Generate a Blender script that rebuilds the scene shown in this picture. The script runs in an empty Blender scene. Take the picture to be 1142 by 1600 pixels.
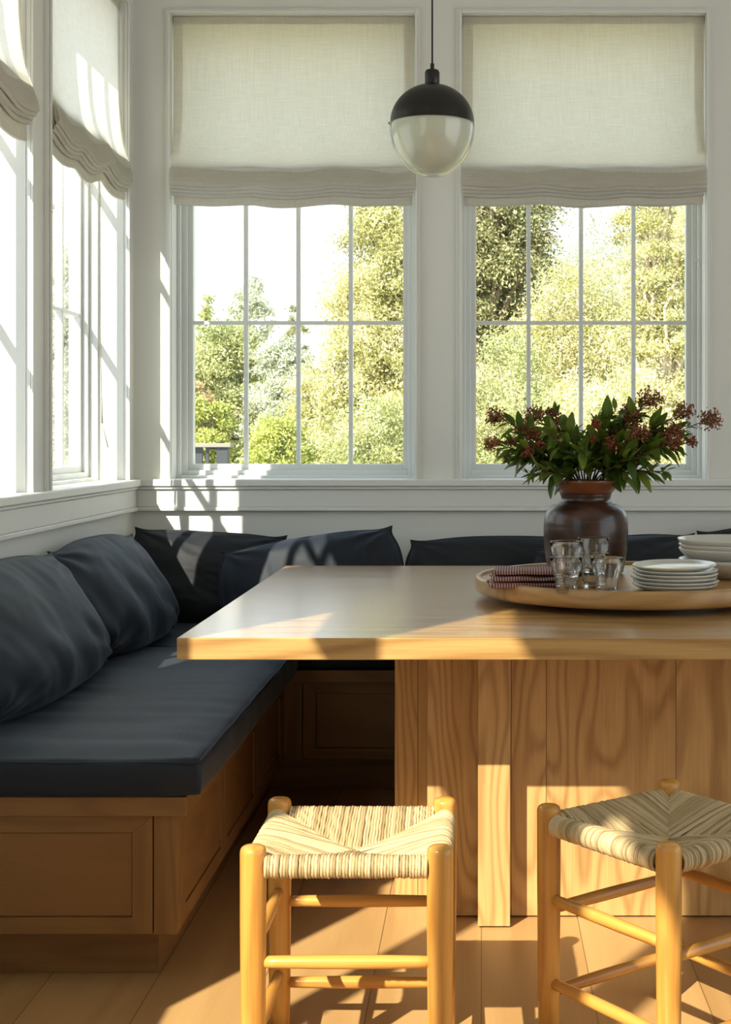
import bpy, bmesh, math, random
import numpy as np
from mathutils import Vector, Matrix, noise as mnoise

C = bpy.context.scene.collection
PI = math.pi
F = 2224.0            # focal length in pixels of the 1142 px wide frame
HC = 1.226            # camera height
PX, PY = 752.0, 680.0 # vanishing point of the depth lines

# ------------------------------------------------------------------ camera
cam_d = bpy.data.cameras.new('camera')
cam = bpy.data.objects.new('camera', cam_d)
C.objects.link(cam)
cam.location = (0, 0, HC)
cam.rotation_euler = (PI / 2, 0, 0)
cam_d.sensor_fit = 'HORIZONTAL'
cam_d.sensor_width = 36.0
cam_d.lens = 36.0 * F / 1142.0
cam_d.shift_x = (571.0 - PX) / 1142.0
cam_d.shift_y = -(800.0 - PY) / 1142.0
cam_d.clip_end = 300
bpy.context.scene.camera = cam

# ------------------------------------------------------------------ view, world, sun
vs = bpy.context.scene.view_settings
vs.view_transform = 'Standard'
vs.look = 'None'
vs.gamma = 1.0
vs.use_curve_mapping = False
vs.exposure = 0.66
SUN = Vector((0.58, 1.0, -0.93)).normalized()

w = bpy.data.worlds.new('sky')
bpy.context.scene.world = w
w.use_nodes = True
nt = w.node_tree
nt.nodes.clear()
wo = nt.nodes.new('ShaderNodeOutputWorld')
bg = nt.nodes.new('ShaderNodeBackground')
tc = nt.nodes.new('ShaderNodeTexCoord')
sx = nt.nodes.new('ShaderNodeSeparateXYZ')
rp = nt.nodes.new('ShaderNodeValToRGB')
rp.color_ramp.elements[0].position = 0.0
rp.color_ramp.elements[0].color = (0.93, 0.97, 1.0, 1)
rp.color_ramp.elements[1].position = 0.75
rp.color_ramp.elements[1].color = (0.52, 0.72, 1.0, 1)
e = rp.color_ramp.elements.new(0.2)
e.color = (0.88, 0.95, 1.0, 1)
nt.links.new(tc.outputs['Generated'], sx.inputs[0])
nt.links.new(sx.outputs['Z'], rp.inputs[0])
nt.links.new(rp.outputs[0], bg.inputs['Color'])
bg.inputs['Strength'].default_value = 1.35
nt.links.new(bg.outputs[0], wo.inputs[0])

sd = bpy.data.lights.new('sun', 'SUN')
sd.energy = 7.6
sd.angle = math.radians(0.55)
sd.color = (1.0, 0.92, 0.77)
so = bpy.data.objects.new('sun', sd)
C.objects.link(so)
so.rotation_euler = SUN.to_track_quat('-Z', 'Y').to_euler()

# ------------------------------------------------------------------ material helpers
def newmat(name):
    m = bpy.data.materials.new(name)
    m.use_nodes = True
    n = m.node_tree
    b = n.nodes['Principled BSDF']
    return m, n, b

def setin(b, **kw):
    for k, v in kw.items():
        k = k.replace('_', ' ')
        if k in b.inputs:
            b.inputs[k].default_value = v

def simple(name, col, rough=0.5, metal=0.0, bump=0.0, bscale=60.0, var=0.0, sheen=0.0, coat=0.0):
    m, n, b = newmat(name)
    setin(b, Base_Color=(*col, 1), Roughness=rough, Metallic=metal, Sheen_Weight=sheen, Coat_Weight=coat)
    t = n.nodes.new('ShaderNodeTexCoord')
    no = n.nodes.new('ShaderNodeTexNoise')
    no.inputs['Scale'].default_value = bscale
    no.inputs['Detail'].default_value = 4
    n.links.new(t.outputs['Object'], no.inputs['Vector'])
    if var > 0:
        mx = n.nodes.new('ShaderNodeMix'); mx.data_type = 'RGBA'
        mx.inputs[6].default_value = (*[c * (1 - var) for c in col], 1)
        mx.inputs[7].default_value = (*[min(1, c * (1 + var)) for c in col], 1)
        n.links.new(no.outputs['Fac'], mx.inputs[0])
        n.links.new(mx.outputs[2], b.inputs['Base Color'])
    if bump > 0:
        bp = n.nodes.new('ShaderNodeBump')
        bp.inputs['Strength'].default_value = bump
        bp.inputs['Distance'].default_value = 0.002
        n.links.new(no.outputs['Fac'], bp.inputs['Height'])
        n.links.new(bp.outputs[0], b.inputs['Normal'])
    return m

def math_node(n, op, a=None, b=None, c=None):
    k = n.nodes.new('ShaderNodeMath'); k.operation = op
    for i, v in enumerate((a, b, c)):
        if v is None: continue
        if isinstance(v, (int, float)): k.inputs[i].default_value = v
        else: n.links.new(v, k.inputs[i])
    return k.outputs[0]

def oak(name, axis, c0, c1, rough=0.42, ring=14.0, amt=0.55, boards=None, across=5.0, along=0.7, bump=0.25):
    """oak with the grain running along one object axis (0 x, 1 y, 2 z)"""
    m, n, b = newmat(name)
    t = n.nodes.new('ShaderNodeTexCoord')
    oi = n.nodes.new('ShaderNodeObjectInfo')
    base = t.outputs['Object']
    add = n.nodes.new('ShaderNodeVectorMath'); add.operation = 'MULTIPLY_ADD'
    # random offset per object
    comb = n.nodes.new('ShaderNodeCombineXYZ')
    r1 = math_node(n, 'MULTIPLY', oi.outputs['Random'], 7.3)
    n.links.new(r1, comb.inputs[0]); n.links.new(r1, comb.inputs[1]); n.links.new(r1, comb.inputs[2])
    add.inputs[1].default_value = (1, 1, 1)
    n.links.new(base, add.inputs[0]); n.links.new(comb.outputs[0], add.inputs[2])
    vec = add.outputs[0]
    board_fac = None
    if boards:
        # boards: (axis index, width): each board gets its own grain offset and tone
        ba, bw, off = boards
        sp = n.nodes.new('ShaderNodeSeparateXYZ'); n.links.new(base, sp.inputs[0])
        q = math_node(n, 'DIVIDE', math_node(n, 'ADD', sp.outputs[ba], off), bw)
        fl = math_node(n, 'FLOOR', q)
        wn = n.nodes.new('ShaderNodeTexWhiteNoise'); wn.noise_dimensions = '1D'
        n.links.new(fl, wn.inputs['W'])
        board_fac = wn.outputs['Value']
        fr = math_node(n, 'FRACT', q)
        edge = math_node(n, 'MINIMUM', fr, math_node(n, 'SUBTRACT', 1.0, fr))
        v2 = n.nodes.new('ShaderNodeVectorMath'); v2.operation = 'ADD'
        cb = n.nodes.new('ShaderNodeCombineXYZ')
        o2 = math_node(n, 'MULTIPLY', board_fac, 13.0)
        for i in range(3): n.links.new(o2, cb.inputs[i])
        n.links.new(vec, v2.inputs[0]); n.links.new(cb.outputs[0], v2.inputs[1])
        vec = v2.outputs[0]
    def stretched(ac, al, detail, rough_):
        mp = n.nodes.new('ShaderNodeMapping')
        s = [ac, ac, ac]; s[axis] = al
        mp.inputs['Scale'].default_value = s
        n.links.new(vec, mp.inputs['Vector'])
        no = n.nodes.new('ShaderNodeTexNoise')
        no.inputs['Scale'].default_value = 1.0
        no.inputs['Detail'].default_value = detail
        no.inputs['Roughness'].default_value = rough_
        n.links.new(mp.outputs[0], no.inputs['Vector'])
        return no.outputs['Fac']
    big = stretched(across, along, 1.5, 0.4)
    sn = math_node(n, 'SINE', math_node(n, 'MULTIPLY', big, ring * 6.28))
    rings = math_node(n, 'POWER', math_node(n, 'MULTIPLY_ADD', sn, 0.5, 0.5), 2.2)
    fine = stretched(260.0, 7.0, 3.0, 0.65)
    med = stretched(38.0, 1.6, 3.0, 0.6)
    f = math_node(n, 'ADD', math_node(n, 'MULTIPLY', rings, 0.34), math_node(n, 'MULTIPLY', fine, 0.42))
    f = math_node(n, 'ADD', f, math_node(n, 'MULTIPLY', med, 0.42))
    f = math_node(n, 'MULTIPLY_ADD', math_node(n, 'SUBTRACT', f, 0.42), amt * 1.6, 0.35)
    if board_fac is not None:
        f = math_node(n, 'ADD', f, math_node(n, 'MULTIPLY_ADD', board_fac, 0.35, -0.17))
    mx = n.nodes.new('ShaderNodeMix'); mx.data_type = 'RGBA'; mx.clamp_factor = True
    mx.inputs[6].default_value = (*c0, 1); mx.inputs[7].default_value = (*c1, 1)
    n.links.new(f, mx.inputs[0])
    out = mx.outputs[2]
    if boards and boards[1] > 0 and len(boards) == 3:
        lt = math_node(n, 'LESS_THAN', edge, 0.0012 / boards[1])
        mx2 = n.nodes.new('ShaderNodeMix'); mx2.data_type = 'RGBA'
        n.links.new(lt, mx2.inputs[0]); n.links.new(out, mx2.inputs[6])
        mx2.inputs[7].default_value = (*[c * 0.55 for c in c1], 1)
        out = mx2.outputs[2]
    n.links.new(out, b.inputs['Base Color'])
    setin(b, Roughness=rough)
    bp = n.nodes.new('ShaderNodeBump')
    bp.inputs['Strength'].default_value = bump; bp.inputs['Distance'].default_value = 0.0012
    n.links.new(fine, bp.inputs['Height']); n.links.new(bp.outputs[0], b.inputs['Normal'])
    return m

OAK0, OAK1 = (0.62, 0.375, 0.135), (0.31, 0.155, 0.045)
M = {}
for i, a in enumerate('xyz'):
    M['oak_' + a] = oak('oak_' + a, i, OAK0, OAK1)
M['oak_top'] = oak('oak_table_top', 0, OAK0, OAK1, rough=0.27, boards=(1, 0.245, 0.03), ring=12, across=5.0, along=0.5, amt=0.95)
M['oak_top'].node_tree.nodes['Principled BSDF'].inputs['Coat Weight'].default_value = 0.8
M['oak_top'].node_tree.nodes['Principled BSDF'].inputs['Coat Roughness'].default_value = 0.22
M['oak_panel'] = oak('oak_pedestal_panel', 2, (0.66, 0.405, 0.155), (0.36, 0.185, 0.058), rough=0.45, boards=(0, 0.330, 0.255), ring=15, across=6.0, along=1.3, amt=0.95)
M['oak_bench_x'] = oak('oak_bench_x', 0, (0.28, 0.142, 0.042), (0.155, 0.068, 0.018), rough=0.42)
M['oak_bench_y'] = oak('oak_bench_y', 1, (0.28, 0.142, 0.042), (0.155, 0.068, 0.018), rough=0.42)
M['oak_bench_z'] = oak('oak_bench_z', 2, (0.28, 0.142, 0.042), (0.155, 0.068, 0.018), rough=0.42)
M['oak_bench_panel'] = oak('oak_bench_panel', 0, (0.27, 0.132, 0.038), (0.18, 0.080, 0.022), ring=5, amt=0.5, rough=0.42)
M['oak_tray'] = oak('oak_tray', 0, (0.56, 0.33, 0.12), (0.31, 0.155, 0.048), rough=0.35)
M['pine_leg'] = oak('stool_wood_z', 2, (0.78, 0.40, 0.085), (0.40, 0.155, 0.026), rough=0.28, ring=5, across=14, along=1.4, amt=0.75, bump=0.12)
M['pine_rung'] = oak('stool_wood_x', 0, (0.78, 0.40, 0.085), (0.40, 0.155, 0.026), rough=0.28, ring=5, across=14, along=1.4, amt=0.75, bump=0.12)

# floor: wide planks along y
def floor_mat():
    m = oak('oak_floor', 1, (0.56, 0.335, 0.135), (0.35, 0.185, 0.062), rough=0.42, boards=(0, 0.244, 0.0), ring=7, across=3.2, along=0.35, amt=0.42, bump=0.15)
    return m
M['floor'] = floor_mat()
M['paint'] = simple('wall_paint', (0.79, 0.79, 0.74), 0.55, bump=0.03, bscale=180)
M['trimpaint'] = simple('trim_paint', (0.81, 0.815, 0.77), 0.38, bump=0.02, bscale=120)
M['sashpaint'] = simple('sash_paint', (0.76, 0.78, 0.76), 0.35)
M['extwall'] = simple('outside_wall_paint', (0.7, 0.7, 0.66), 0.7)
M['black'] = simple('black_metal', (0.006, 0.0055, 0.004), 0.36)
M['cord'] = simple('black_cord', (0.01, 0.01, 0.01), 0.6)
M['gap'] = simple('dark_gap', (0.02, 0.013, 0.008), 0.9)
M['steel'] = simple('brushed_steel', (0.55, 0.55, 0.53), 0.3, metal=1.0)
M['ceramic'] = simple('glazed_ceramic', (0.66, 0.64, 0.57), 0.18, var=0.04, bscale=14, coat=0.3)
M['rail'] = simple('charcoal_rail_paint', (0.035, 0.042, 0.05), 0.5)
M['railcap'] = simple('weathered_cap_rail', (0.24, 0.22, 0.18), 0.6)

def navy(name, col):
    m, n, b = newmat(name)
    t = n.nodes.new('ShaderNodeTexCoord')
    no = n.nodes.new('ShaderNodeTexNoise'); no.inputs['Scale'].default_value = 5; no.inputs['Detail'].default_value = 5
    n.links.new(t.outputs['Object'], no.inputs['Vector'])
    mx = n.nodes.new('ShaderNodeMix'); mx.data_type = 'RGBA'
    mx.inputs[6].default_value = (*[c * 0.7 for c in col], 1)
    mx.inputs[7].default_value = (*[c * 1.35 for c in col], 1)
    n.links.new(no.outputs['Fac'], mx.inputs[0]); n.links.new(mx.outputs[2], b.inputs['Base Color'])
    f = n.nodes.new('ShaderNodeTexNoise'); f.inputs['Scale'].default_value = 700; f.inputs['Detail'].default_value = 2
    n.links.new(t.outputs['Object'], f.inputs['Vector'])
    bp = n.nodes.new('ShaderNodeBump'); bp.inputs['Strength'].default_value = 0.25; bp.inputs['Distance'].default_value = 0.001
    n.links.new(f.outputs['Fac'], bp.inputs['Height']); n.links.new(bp.outputs[0], b.inputs['Normal'])
    setin(b, Roughness=0.62, Sheen_Weight=0.22, Sheen_Roughness=0.4, Sheen_Tint=(0.55, 0.68, 0.85, 1))
    b.inputs['Specular IOR Level'].default_value = 0.35
    return m
M['navy'] = navy('navy_canvas', (0.0068, 0.0108, 0.0185))
M['navydark'] = navy('dark_navy_canvas', (0.008, 0.0095, 0.013))

def linen(name='sheer_linen', tl=0.58):
    m = bpy.data.materials.new(name); m.use_nodes = True
    n = m.node_tree; n.nodes.clear()
    o = n.nodes.new('ShaderNodeOutputMaterial')
    t = n.nodes.new('ShaderNodeTexCoord')
    cols = []
    for sc in ((12, 12, 500), (480, 480, 9)):
        mp = n.nodes.new('ShaderNodeMapping'); mp.inputs['Scale'].default_value = sc
        n.links.new(t.outputs['Object'], mp.inputs[0])
        no = n.nodes.new('ShaderNodeTexNoise'); no.inputs['Scale'].default_value = 1; no.inputs['Detail'].default_value = 3
        n.links.new(mp.outputs[0], no.inputs[0]); cols.append(no.outputs['Fac'])
    s = math_node(n, 'ADD', cols[0], cols[1])
    s = math_node(n, 'MULTIPLY_ADD', s, 1.3, -0.8)
    mx = n.nodes.new('ShaderNodeMix'); mx.data_type = 'RGBA'; mx.clamp_factor = True
    mx.inputs[6].default_value = (0.74, 0.71, 0.62, 1); mx.inputs[7].default_value = (0.92, 0.90, 0.83, 1)
    n.links.new(s, mx.inputs[0])
    d = n.nodes.new('ShaderNodeBsdfDiffuse'); tr = n.nodes.new('ShaderNodeBsdfTranslucent')
    n.links.new(mx.outputs[2], d.inputs[0]); n.links.new(mx.outputs[2], tr.inputs[0])
    bp = n.nodes.new('ShaderNodeBump'); bp.inputs['Strength'].default_value = 0.3; bp.inputs['Distance'].default_value = 0.001
    n.links.new(s, bp.inputs['Height']); n.links.new(bp.outputs[0], d.inputs['Normal'])
    ms = n.nodes.new('ShaderNodeMixShader'); ms.inputs[0].default_value = tl
    n.links.new(d.outputs[0], ms.inputs[1]); n.links.new(tr.outputs[0], ms.inputs[2])
    n.links.new(ms.outputs[0], o.inputs[0])
    return m
M['linen'] = linen()
M['hem'] = linen('linen_hem', 0.40)

def pane():
    m = bpy.data.materials.new('window_glass'); m.use_nodes = True
    n = m.node_tree; n.nodes.clear()
    o = n.nodes.new('ShaderNodeOutputMaterial')
    a = n.nodes.new('ShaderNodeBsdfTransparent'); a.inputs[0].default_value = (0.97, 0.985, 0.975, 1)
    g = n.nodes.new('ShaderNodeBsdfGlossy'); g.inputs['Roughness'].default_value = 0.0
    fr = n.nodes.new('ShaderNodeLayerWeight')
    ms = n.nodes.new('ShaderNodeMixShader')
    n.links.new(math_node(n, 'MULTIPLY_ADD', math_node(n, 'POWER', fr.outputs['Facing'], 5.0), 0.9, 0.03), ms.inputs[0]); n.links.new(a.outputs[0], ms.inputs[1]); n.links.new(g.outputs[0], ms.inputs[2])
    n.links.new(ms.outputs[0], o.inputs[0])
    return m
M['pane'] = pane()

m, n, b = newmat('tumbler_glass')
setin(b, Base_Color=(0.97, 0.99, 0.98, 1), Roughness=0.0, Transmission_Weight=1.0, IOR=1.48)
M['glass'] = m
M['clearshell'] = M['pane'].copy(); M['clearshell'].name = 'clear_lamp_glass'
m, n, b = newmat('opal_glass')
setin(b, Base_Color=(0.72, 0.70, 0.58, 1), Roughness=0.35)
M['opal'] = m

def glaze():
    m, n, b = newmat('brown_glazed_clay')
    t = n.nodes.new('ShaderNodeTexCoord')
    mp = n.nodes.new('ShaderNodeMapping'); mp.inputs['Scale'].default_value = (6, 6, 120)
    n.links.new(t.outputs['Object'], mp.inputs[0])
    no = n.nodes.new('ShaderNodeTexNoise'); no.inputs['Scale'].default_value = 1; no.inputs['Detail'].default_value = 4
    n.links.new(mp.outputs[0], no.inputs[0])
    n2 = n.nodes.new('ShaderNodeTexNoise'); n2.inputs['Scale'].default_value = 22; n2.inputs['Detail'].default_value = 4
    n.links.new(t.outputs['Object'], n2.inputs[0])
    s = math_node(n, 'MULTIPLY', no.outputs['Fac'], n2.outputs['Fac'])
    r = n.nodes.new('ShaderNodeValToRGB'); n.links.new(s, r.inputs[0])
    r.color_ramp.elements[0].position = 0.15; r.color_ramp.elements[0].color = (0.016, 0.009, 0.006, 1)
    r.color_ramp.elements[1].position = 0.42; r.color_ramp.elements[1].color = (0.085, 0.027, 0.012, 1)
    n.links.new(r.outputs[0], b.inputs['Base Color'])
    bp = n.nodes.new('ShaderNodeBump'); bp.inputs['Strength'].default_value = 0.3; bp.inputs['Distance'].default_value = 0.002
    n.links.new(no.outputs['Fac'], bp.inputs['Height']); n.links.new(bp.outputs[0], b.inputs['Normal'])
    setin(b, Roughness=0.30, Coat_Weight=0.15)
    return m
M['glaze'] = glaze()
M['glazerim'] = simple('red_brown_glaze', (0.20, 0.060, 0.020), 0.3, var=0.4, bscale=30, coat=0.3)

def gingham():
    m, n, b = newmat('burgundy_gingham')
    t = n.nodes.new('ShaderNodeTexCoord')
    sp = n.nodes.new('ShaderNodeSeparateXYZ'); n.links.new(t.outputs['UV'], sp.inputs[0])
    fs = []
    for i in (0, 1):
        fr = math_node(n, 'FRACT', math_node(n, 'MULTIPLY', sp.outputs[i], 1 / 0.0070))
        fs.append(math_node(n, 'LESS_THAN', fr, 0.5))
    s = math_node(n, 'MULTIPLY', math_node(n, 'ADD', fs[0], fs[1]), 0.5)
    r = n.nodes.new('ShaderNodeValToRGB'); r.color_ramp.interpolation = 'CONSTANT'; n.links.new(s, r.inputs[0])
    r.color_ramp.elements[0].position = 0.0; r.color_ramp.elements[0].color = (0.62, 0.50, 0.42, 1)
    r.color_ramp.elements[1].position = 0.75; r.color_ramp.elements[1].color = (0.05, 0.012, 0.018, 1)
    e = r.color_ramp.elements.new(0.25); e.color = (0.20, 0.06, 0.065, 1)
    n.links.new(r.outputs[0], b.inputs['Base Color'])
    setin(b, Roughness=0.85)
    return m
M['gingham'] = gingham()

def island(name, c0, c1, rough=0.6, trans=0.0, c2=None, patch=False):
    """colour varies from one loose piece to the next (leaves, strands)"""
    m, n, b = newmat(name)
    g = n.nodes.new('ShaderNodeNewGeometry')
    r = n.nodes.new('ShaderNodeValToRGB')
    r.color_ramp.elements[0].color = (*c0, 1); r.color_ramp.elements[1].color = (*c1, 1)
    if c2:
        e = r.color_ramp.elements.new(0.5); e.color = (*c2, 1)
    n.links.new(g.outputs['Random Per Island'], r.inputs[0])
    if patch:
        t = n.nodes.new('ShaderNodeTexCoord'); no = n.nodes.new('ShaderNodeTexNoise')
        no.inputs['Scale'].default_value = 1.6; no.inputs['Detail'].default_value = 5; no.inputs['Roughness'].default_value = 0.65
        n.links.new(t.outputs['Object'], no.inputs[0])
        f = math_node(n, 'ADD', math_node(n, 'MULTIPLY', g.outputs['Random Per Island'], 0.45), math_node(n, 'MULTIPLY_ADD', no.outputs['Fac'], 2.6, -1.02))
        n.links.new(f, r.inputs[0])
    n.links.new(r.outputs[0], b.inputs['Base Color'])
    setin(b, Roughness=rough)
    if trans > 0:
        o = n.nodes['Material Output']
        tr = n.nodes.new('ShaderNodeBsdfTranslucent'); n.links.new(r.outputs[0], tr.inputs[0])
        ms = n.nodes.new('ShaderNodeMixShader'); ms.inputs[0].default_value = trans
        n.links.new(b.outputs[0], ms.inputs[1]); n.links.new(tr.outputs[0], ms.inputs[2])
        n.links.new(ms.outputs[0], o.inputs[0])
    return m
def rush():
    m = island('twisted_rush', (0.30, 0.20, 0.09), (0.66, 0.50, 0.28), 0.6, c2=(0.52, 0.375, 0.19))
    n = m.node_tree; b = n.nodes['Principled BSDF']
    t = n.nodes.new('ShaderNodeTexCoord'); no = n.nodes.new('ShaderNodeTexNoise'); no.inputs['Scale'].default_value = 380
    n.links.new(t.outputs['Object'], no.inputs[0])
    bp = n.nodes.new('ShaderNodeBump'); bp.inputs['Strength'].default_value = 0.7; bp.inputs['Distance'].default_value = 0.0015
    n.links.new(no.outputs['Fac'], bp.inputs['Height']); n.links.new(bp.outputs[0], b.inputs['Normal'])
    return m
M['rush'] = rush()
M['rushtrim'] = simple('rush_core', (0.30, 0.21, 0.10), 0.8)
M['leaf'] = island('glossy_green_leaves', (0.05, 0.11, 0.016), (0.24, 0.30, 0.045), 0.38, 0.38, (0.12, 0.19, 0.025))
M['bud'] = island('rust_red_buds', (0.12, 0.026, 0.014), (0.42, 0.15, 0.065), 0.6, 0.0, (0.26, 0.07, 0.03))
M['stem'] = simple('red_brown_stem', (0.12, 0.055, 0.025), 0.6)
M['bark'] = simple('grey_brown_bark', (0.22, 0.17, 0.12), 0.9, var=0.3, bscale=8)
M['barkpale'] = simple('pale_bark', (0.62, 0.52, 0.40), 0.9, var=0.2, bscale=6)
M['t_gold'] = island('golden_green_needles', (0.27, 0.27, 0.09), (0.92, 0.87, 0.64), 0.6, 0.3, (0.66, 0.64, 0.30), patch=True)
M['t_olive'] = island('olive_green_leaves', (0.18, 0.21, 0.08), (0.80, 0.77, 0.48), 0.6, 0.3, (0.48, 0.51, 0.21), patch=True)
M['t_green'] = island('fresh_green_leaves', (0.20, 0.25, 0.05), (0.72, 0.72, 0.26), 0.5, 0.35, (0.48, 0.52, 0.13), patch=True)
M['t_hazy'] = island('hazed_grey_green_leaves', (0.44, 0.46, 0.34), (0.78, 0.78, 0.64), 0.6, 0.3, (0.58, 0.62, 0.47), patch=True)  # haze of distance painted into the leaf colour, paler and greyer
M['t_dark'] = island('dark_green_needles', (0.15, 0.17, 0.07), (0.58, 0.54, 0.30), 0.6, 0.2, (0.34, 0.34, 0.15), patch=True)
M['t_rust'] = island('rust_tinged_leaves', (0.42, 0.22, 0.12), (0.70, 0.56, 0.30), 0.6, 0.3, (0.5, 0.42, 0.2), patch=True)
M['ground'] = simple('dry_hillside', (0.42, 0.36, 0.17), 0.95, var=0.5, bscale=3.0)

# ------------------------------------------------------------------ geometry helpers
class MB:
    def __init__(s): s.v = []; s.f = []; s.uv = None
    def quad_grid(s, P, close_u=False, close_v=False):
        nu = len(P); nv = len(P[0]); o = len(s.v)
        for r in P: s.v.extend([tuple(p) for p in r])
        for i in range(nu - (0 if close_u else 1)):
            for j in range(nv - (0 if close_v else 1)):
                a = o + i * nv + j; b_ = o + ((i + 1) % nu) * nv + j
                c = o + ((i + 1) % nu) * nv + (j + 1) % nv; d = o + i * nv + (j + 1) % nv
                s.f.append((a, b_, c, d))
        return s
    def box(s, x0, x1, y0, y1, z0, z1):
        o = len(s.v)
        for z in (z0, z1):
            s.v += [(x0, y0, z), (x1, y0, z), (x1, y1, z), (x0, y1, z)]
        s.f += [(o, o+3, o+2, o+1), (o+4, o+5, o+6, o+7), (o, o+1, o+5, o+4), (o+1, o+2, o+6, o+5), (o+2, o+3, o+7, o+6), (o+3, o, o+4, o+7)]
        return s
    def tube(s, path, rad, n=8, cap=True, closed=False):
        path = [Vector(p) for p in path]; k = len(path)
        if not hasattr(rad, '__len__'): rad = [rad] * k
        o = len(s.v)
        up = None
        for i, p in enumerate(path):
            if closed: t = (path[(i + 1) % k] - path[i - 1])
            else: t = (path[min(i + 1, k - 1)] - path[max(i - 1, 0)])
            t.normalize()
            if up is None:
                a = Vector((0, 0, 1)) if abs(t.z) < 0.9 else Vector((1, 0, 0))
                up = (a - t * a.dot(t)).normalized()
            else:
                up = (up - t * up.dot(t))
                if up.length < 1e-6: up = Vector((1, 0, 0)) - t * t.x
                up.normalize()
            sd_ = t.cross(up)
            for j in range(n):
                an = 2 * PI * j / n
                s.v.append(tuple(p + (up * math.cos(an) + sd_ * math.sin(an)) * rad[i]))
        for i in range(k if closed else k - 1):
            for j in range(n):
                a = o + i * n; b_ = o + ((i + 1) % k) * n
                s.f.append((a + j, a + (j + 1) % n, b_ + (j + 1) % n, b_ + j))
        if cap and not closed:
            s.f.append(tuple(o + j for j in range(n))[::-1])
            s.f.append(tuple(o + (k - 1) * n + j for j in range(n)))
        return s
    def lathe(s, prof, n=48, c=(0, 0, 0), mod=None):
        """prof = [(r, z)...]; r=0 ends are closed by a pole"""
        P = []
        for (r, z) in prof:
            r = max(r, 1e-5)
            row = []
            for j in range(n):
                a = 2 * PI * j / n
                rr = r if mod is None else mod(r, z, a)
                row.append((c[0] + rr * math.cos(a), c[1] + rr * math.sin(a), c[2] + z))
            P.append(row)
        s.quad_grid(P, close_v=True)
        return s
    def build(s, name, mat, parent=None, smooth=True, bevel=0.0, loc=(0, 0, 0), solid=0.0, subsurf=0, fixn=True, autosm=None):
        off = Vector(parent_world(parent)) if parent else Vector(loc)
        me = bpy.data.meshes.new(name)
        vv = np.array(s.v, dtype=np.float64).reshape(-1, 3) - np.array(off)
        me.from_pydata(vv.tolist(), [], s.f)
        if s.uv is not None:
            ul = me.uv_layers.new(name='UVMap')
            for lp in me.loops: ul.data[lp.index].uv = s.uv[lp.vertex_index]
        if fixn:
            bm = bmesh.new(); bm.from_mesh(me)
            bmesh.ops.recalc_face_normals(bm, faces=bm.faces)
            bm.to_mesh(me); bm.free()
        if smooth:
            me.polygons.foreach_set('use_smooth', [True] * len(me.polygons))
            if autosm: me.set_sharp_from_angle(angle=math.radians(autosm))
        me.materials.append(mat)
        o = bpy.data.objects.new(name, me); C.objects.link(o)
        if parent: o.parent = parent
        else: o.location = loc
        if solid: 
            md = o.modifiers.new('solid', 'SOLIDIFY'); md.thickness = solid; md.offset = 0
        if bevel > 0:
            md = o.modifiers.new('bevel', 'BEVEL'); md.width = bevel; md.segments = 3; md.limit_method = 'ANGLE'; md.harden_normals = True
            if not smooth: md.harden_normals = False
        if subsurf:
            md = o.modifiers.new('sub', 'SUBSURF'); md.levels = subsurf; md.render_levels = subsurf
        return o

def parent_world(p):
    l = Vector((0, 0, 0))
    while p is not None:
        l += p.location; p = p.parent
    return l

def thing(name, label, cat, loc=(0, 0, 0), group=None):
    o = bpy.data.objects.new(name, None); C.objects.link(o)
    o.empty_display_size = 0.05
    o.location = loc; o['label'] = label; o['category'] = cat
    if group: o['group'] = group
    return o
def tag(o, label, cat, group=None, kind=None):
    o['label'] = label; o['category'] = cat
    if group: o['group'] = group
    if kind: o['kind'] = kind
    return o
def struct(o, label=None):
    o['kind'] = 'structure'
    if label: o['label'] = label
    return o
def boxes(name, lst, mat, parent=None, bevel=0.0015, loc=(0, 0, 0)):
    mb = MB()
    for q in lst: mb.box(*q)
    return mb.build(name, mat, parent, smooth=False, bevel=bevel, loc=loc, fixn=False)
def copy_tree(o, parent=None):
    c = o.copy(); C.objects.link(c); c.parent = parent
    for ch in o.children: copy_tree(ch, c)
    return c

# ------------------------------------------------------------------ room shell
XW, YW = -1.364, 5.579           # left wall plane, back wall plane
ZH = 2.874                       # window head
ZS = 1.040                       # window opening bottom
CEIL = 3.50
ZHN = 3.19                        # head of the taller windows nearer the viewer
TH = 0.21
XR = 3.6                         # far right end of the back wall
YN = -2.6                        # near end of the left wall
wins_b = [(-1.214, -0.261), (-0.075, 0.878), (1.064, 2.017)]
wins_l = [(4.460, 5.430), (3.308, 4.261)]
wins_n = [(1.31, 1.975), (0.28, 1.24), (-0.86, 0.10)]   # nearer the viewer, in a wall made thinner to let more sun in
YT = 2.35

# floor
fl = boxes('floor', [(XW - TH, XR, YN, YW + TH, -0.06, 0)], M['floor'], bevel=0)
struct(fl, 'wide oak floorboards running towards the back wall')
cl = boxes('ceiling', [(XW - TH, XR, YN, YW + TH, CEIL, CEIL + 0.12)], M['paint'], bevel=0)
struct(cl, 'white ceiling')

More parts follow.
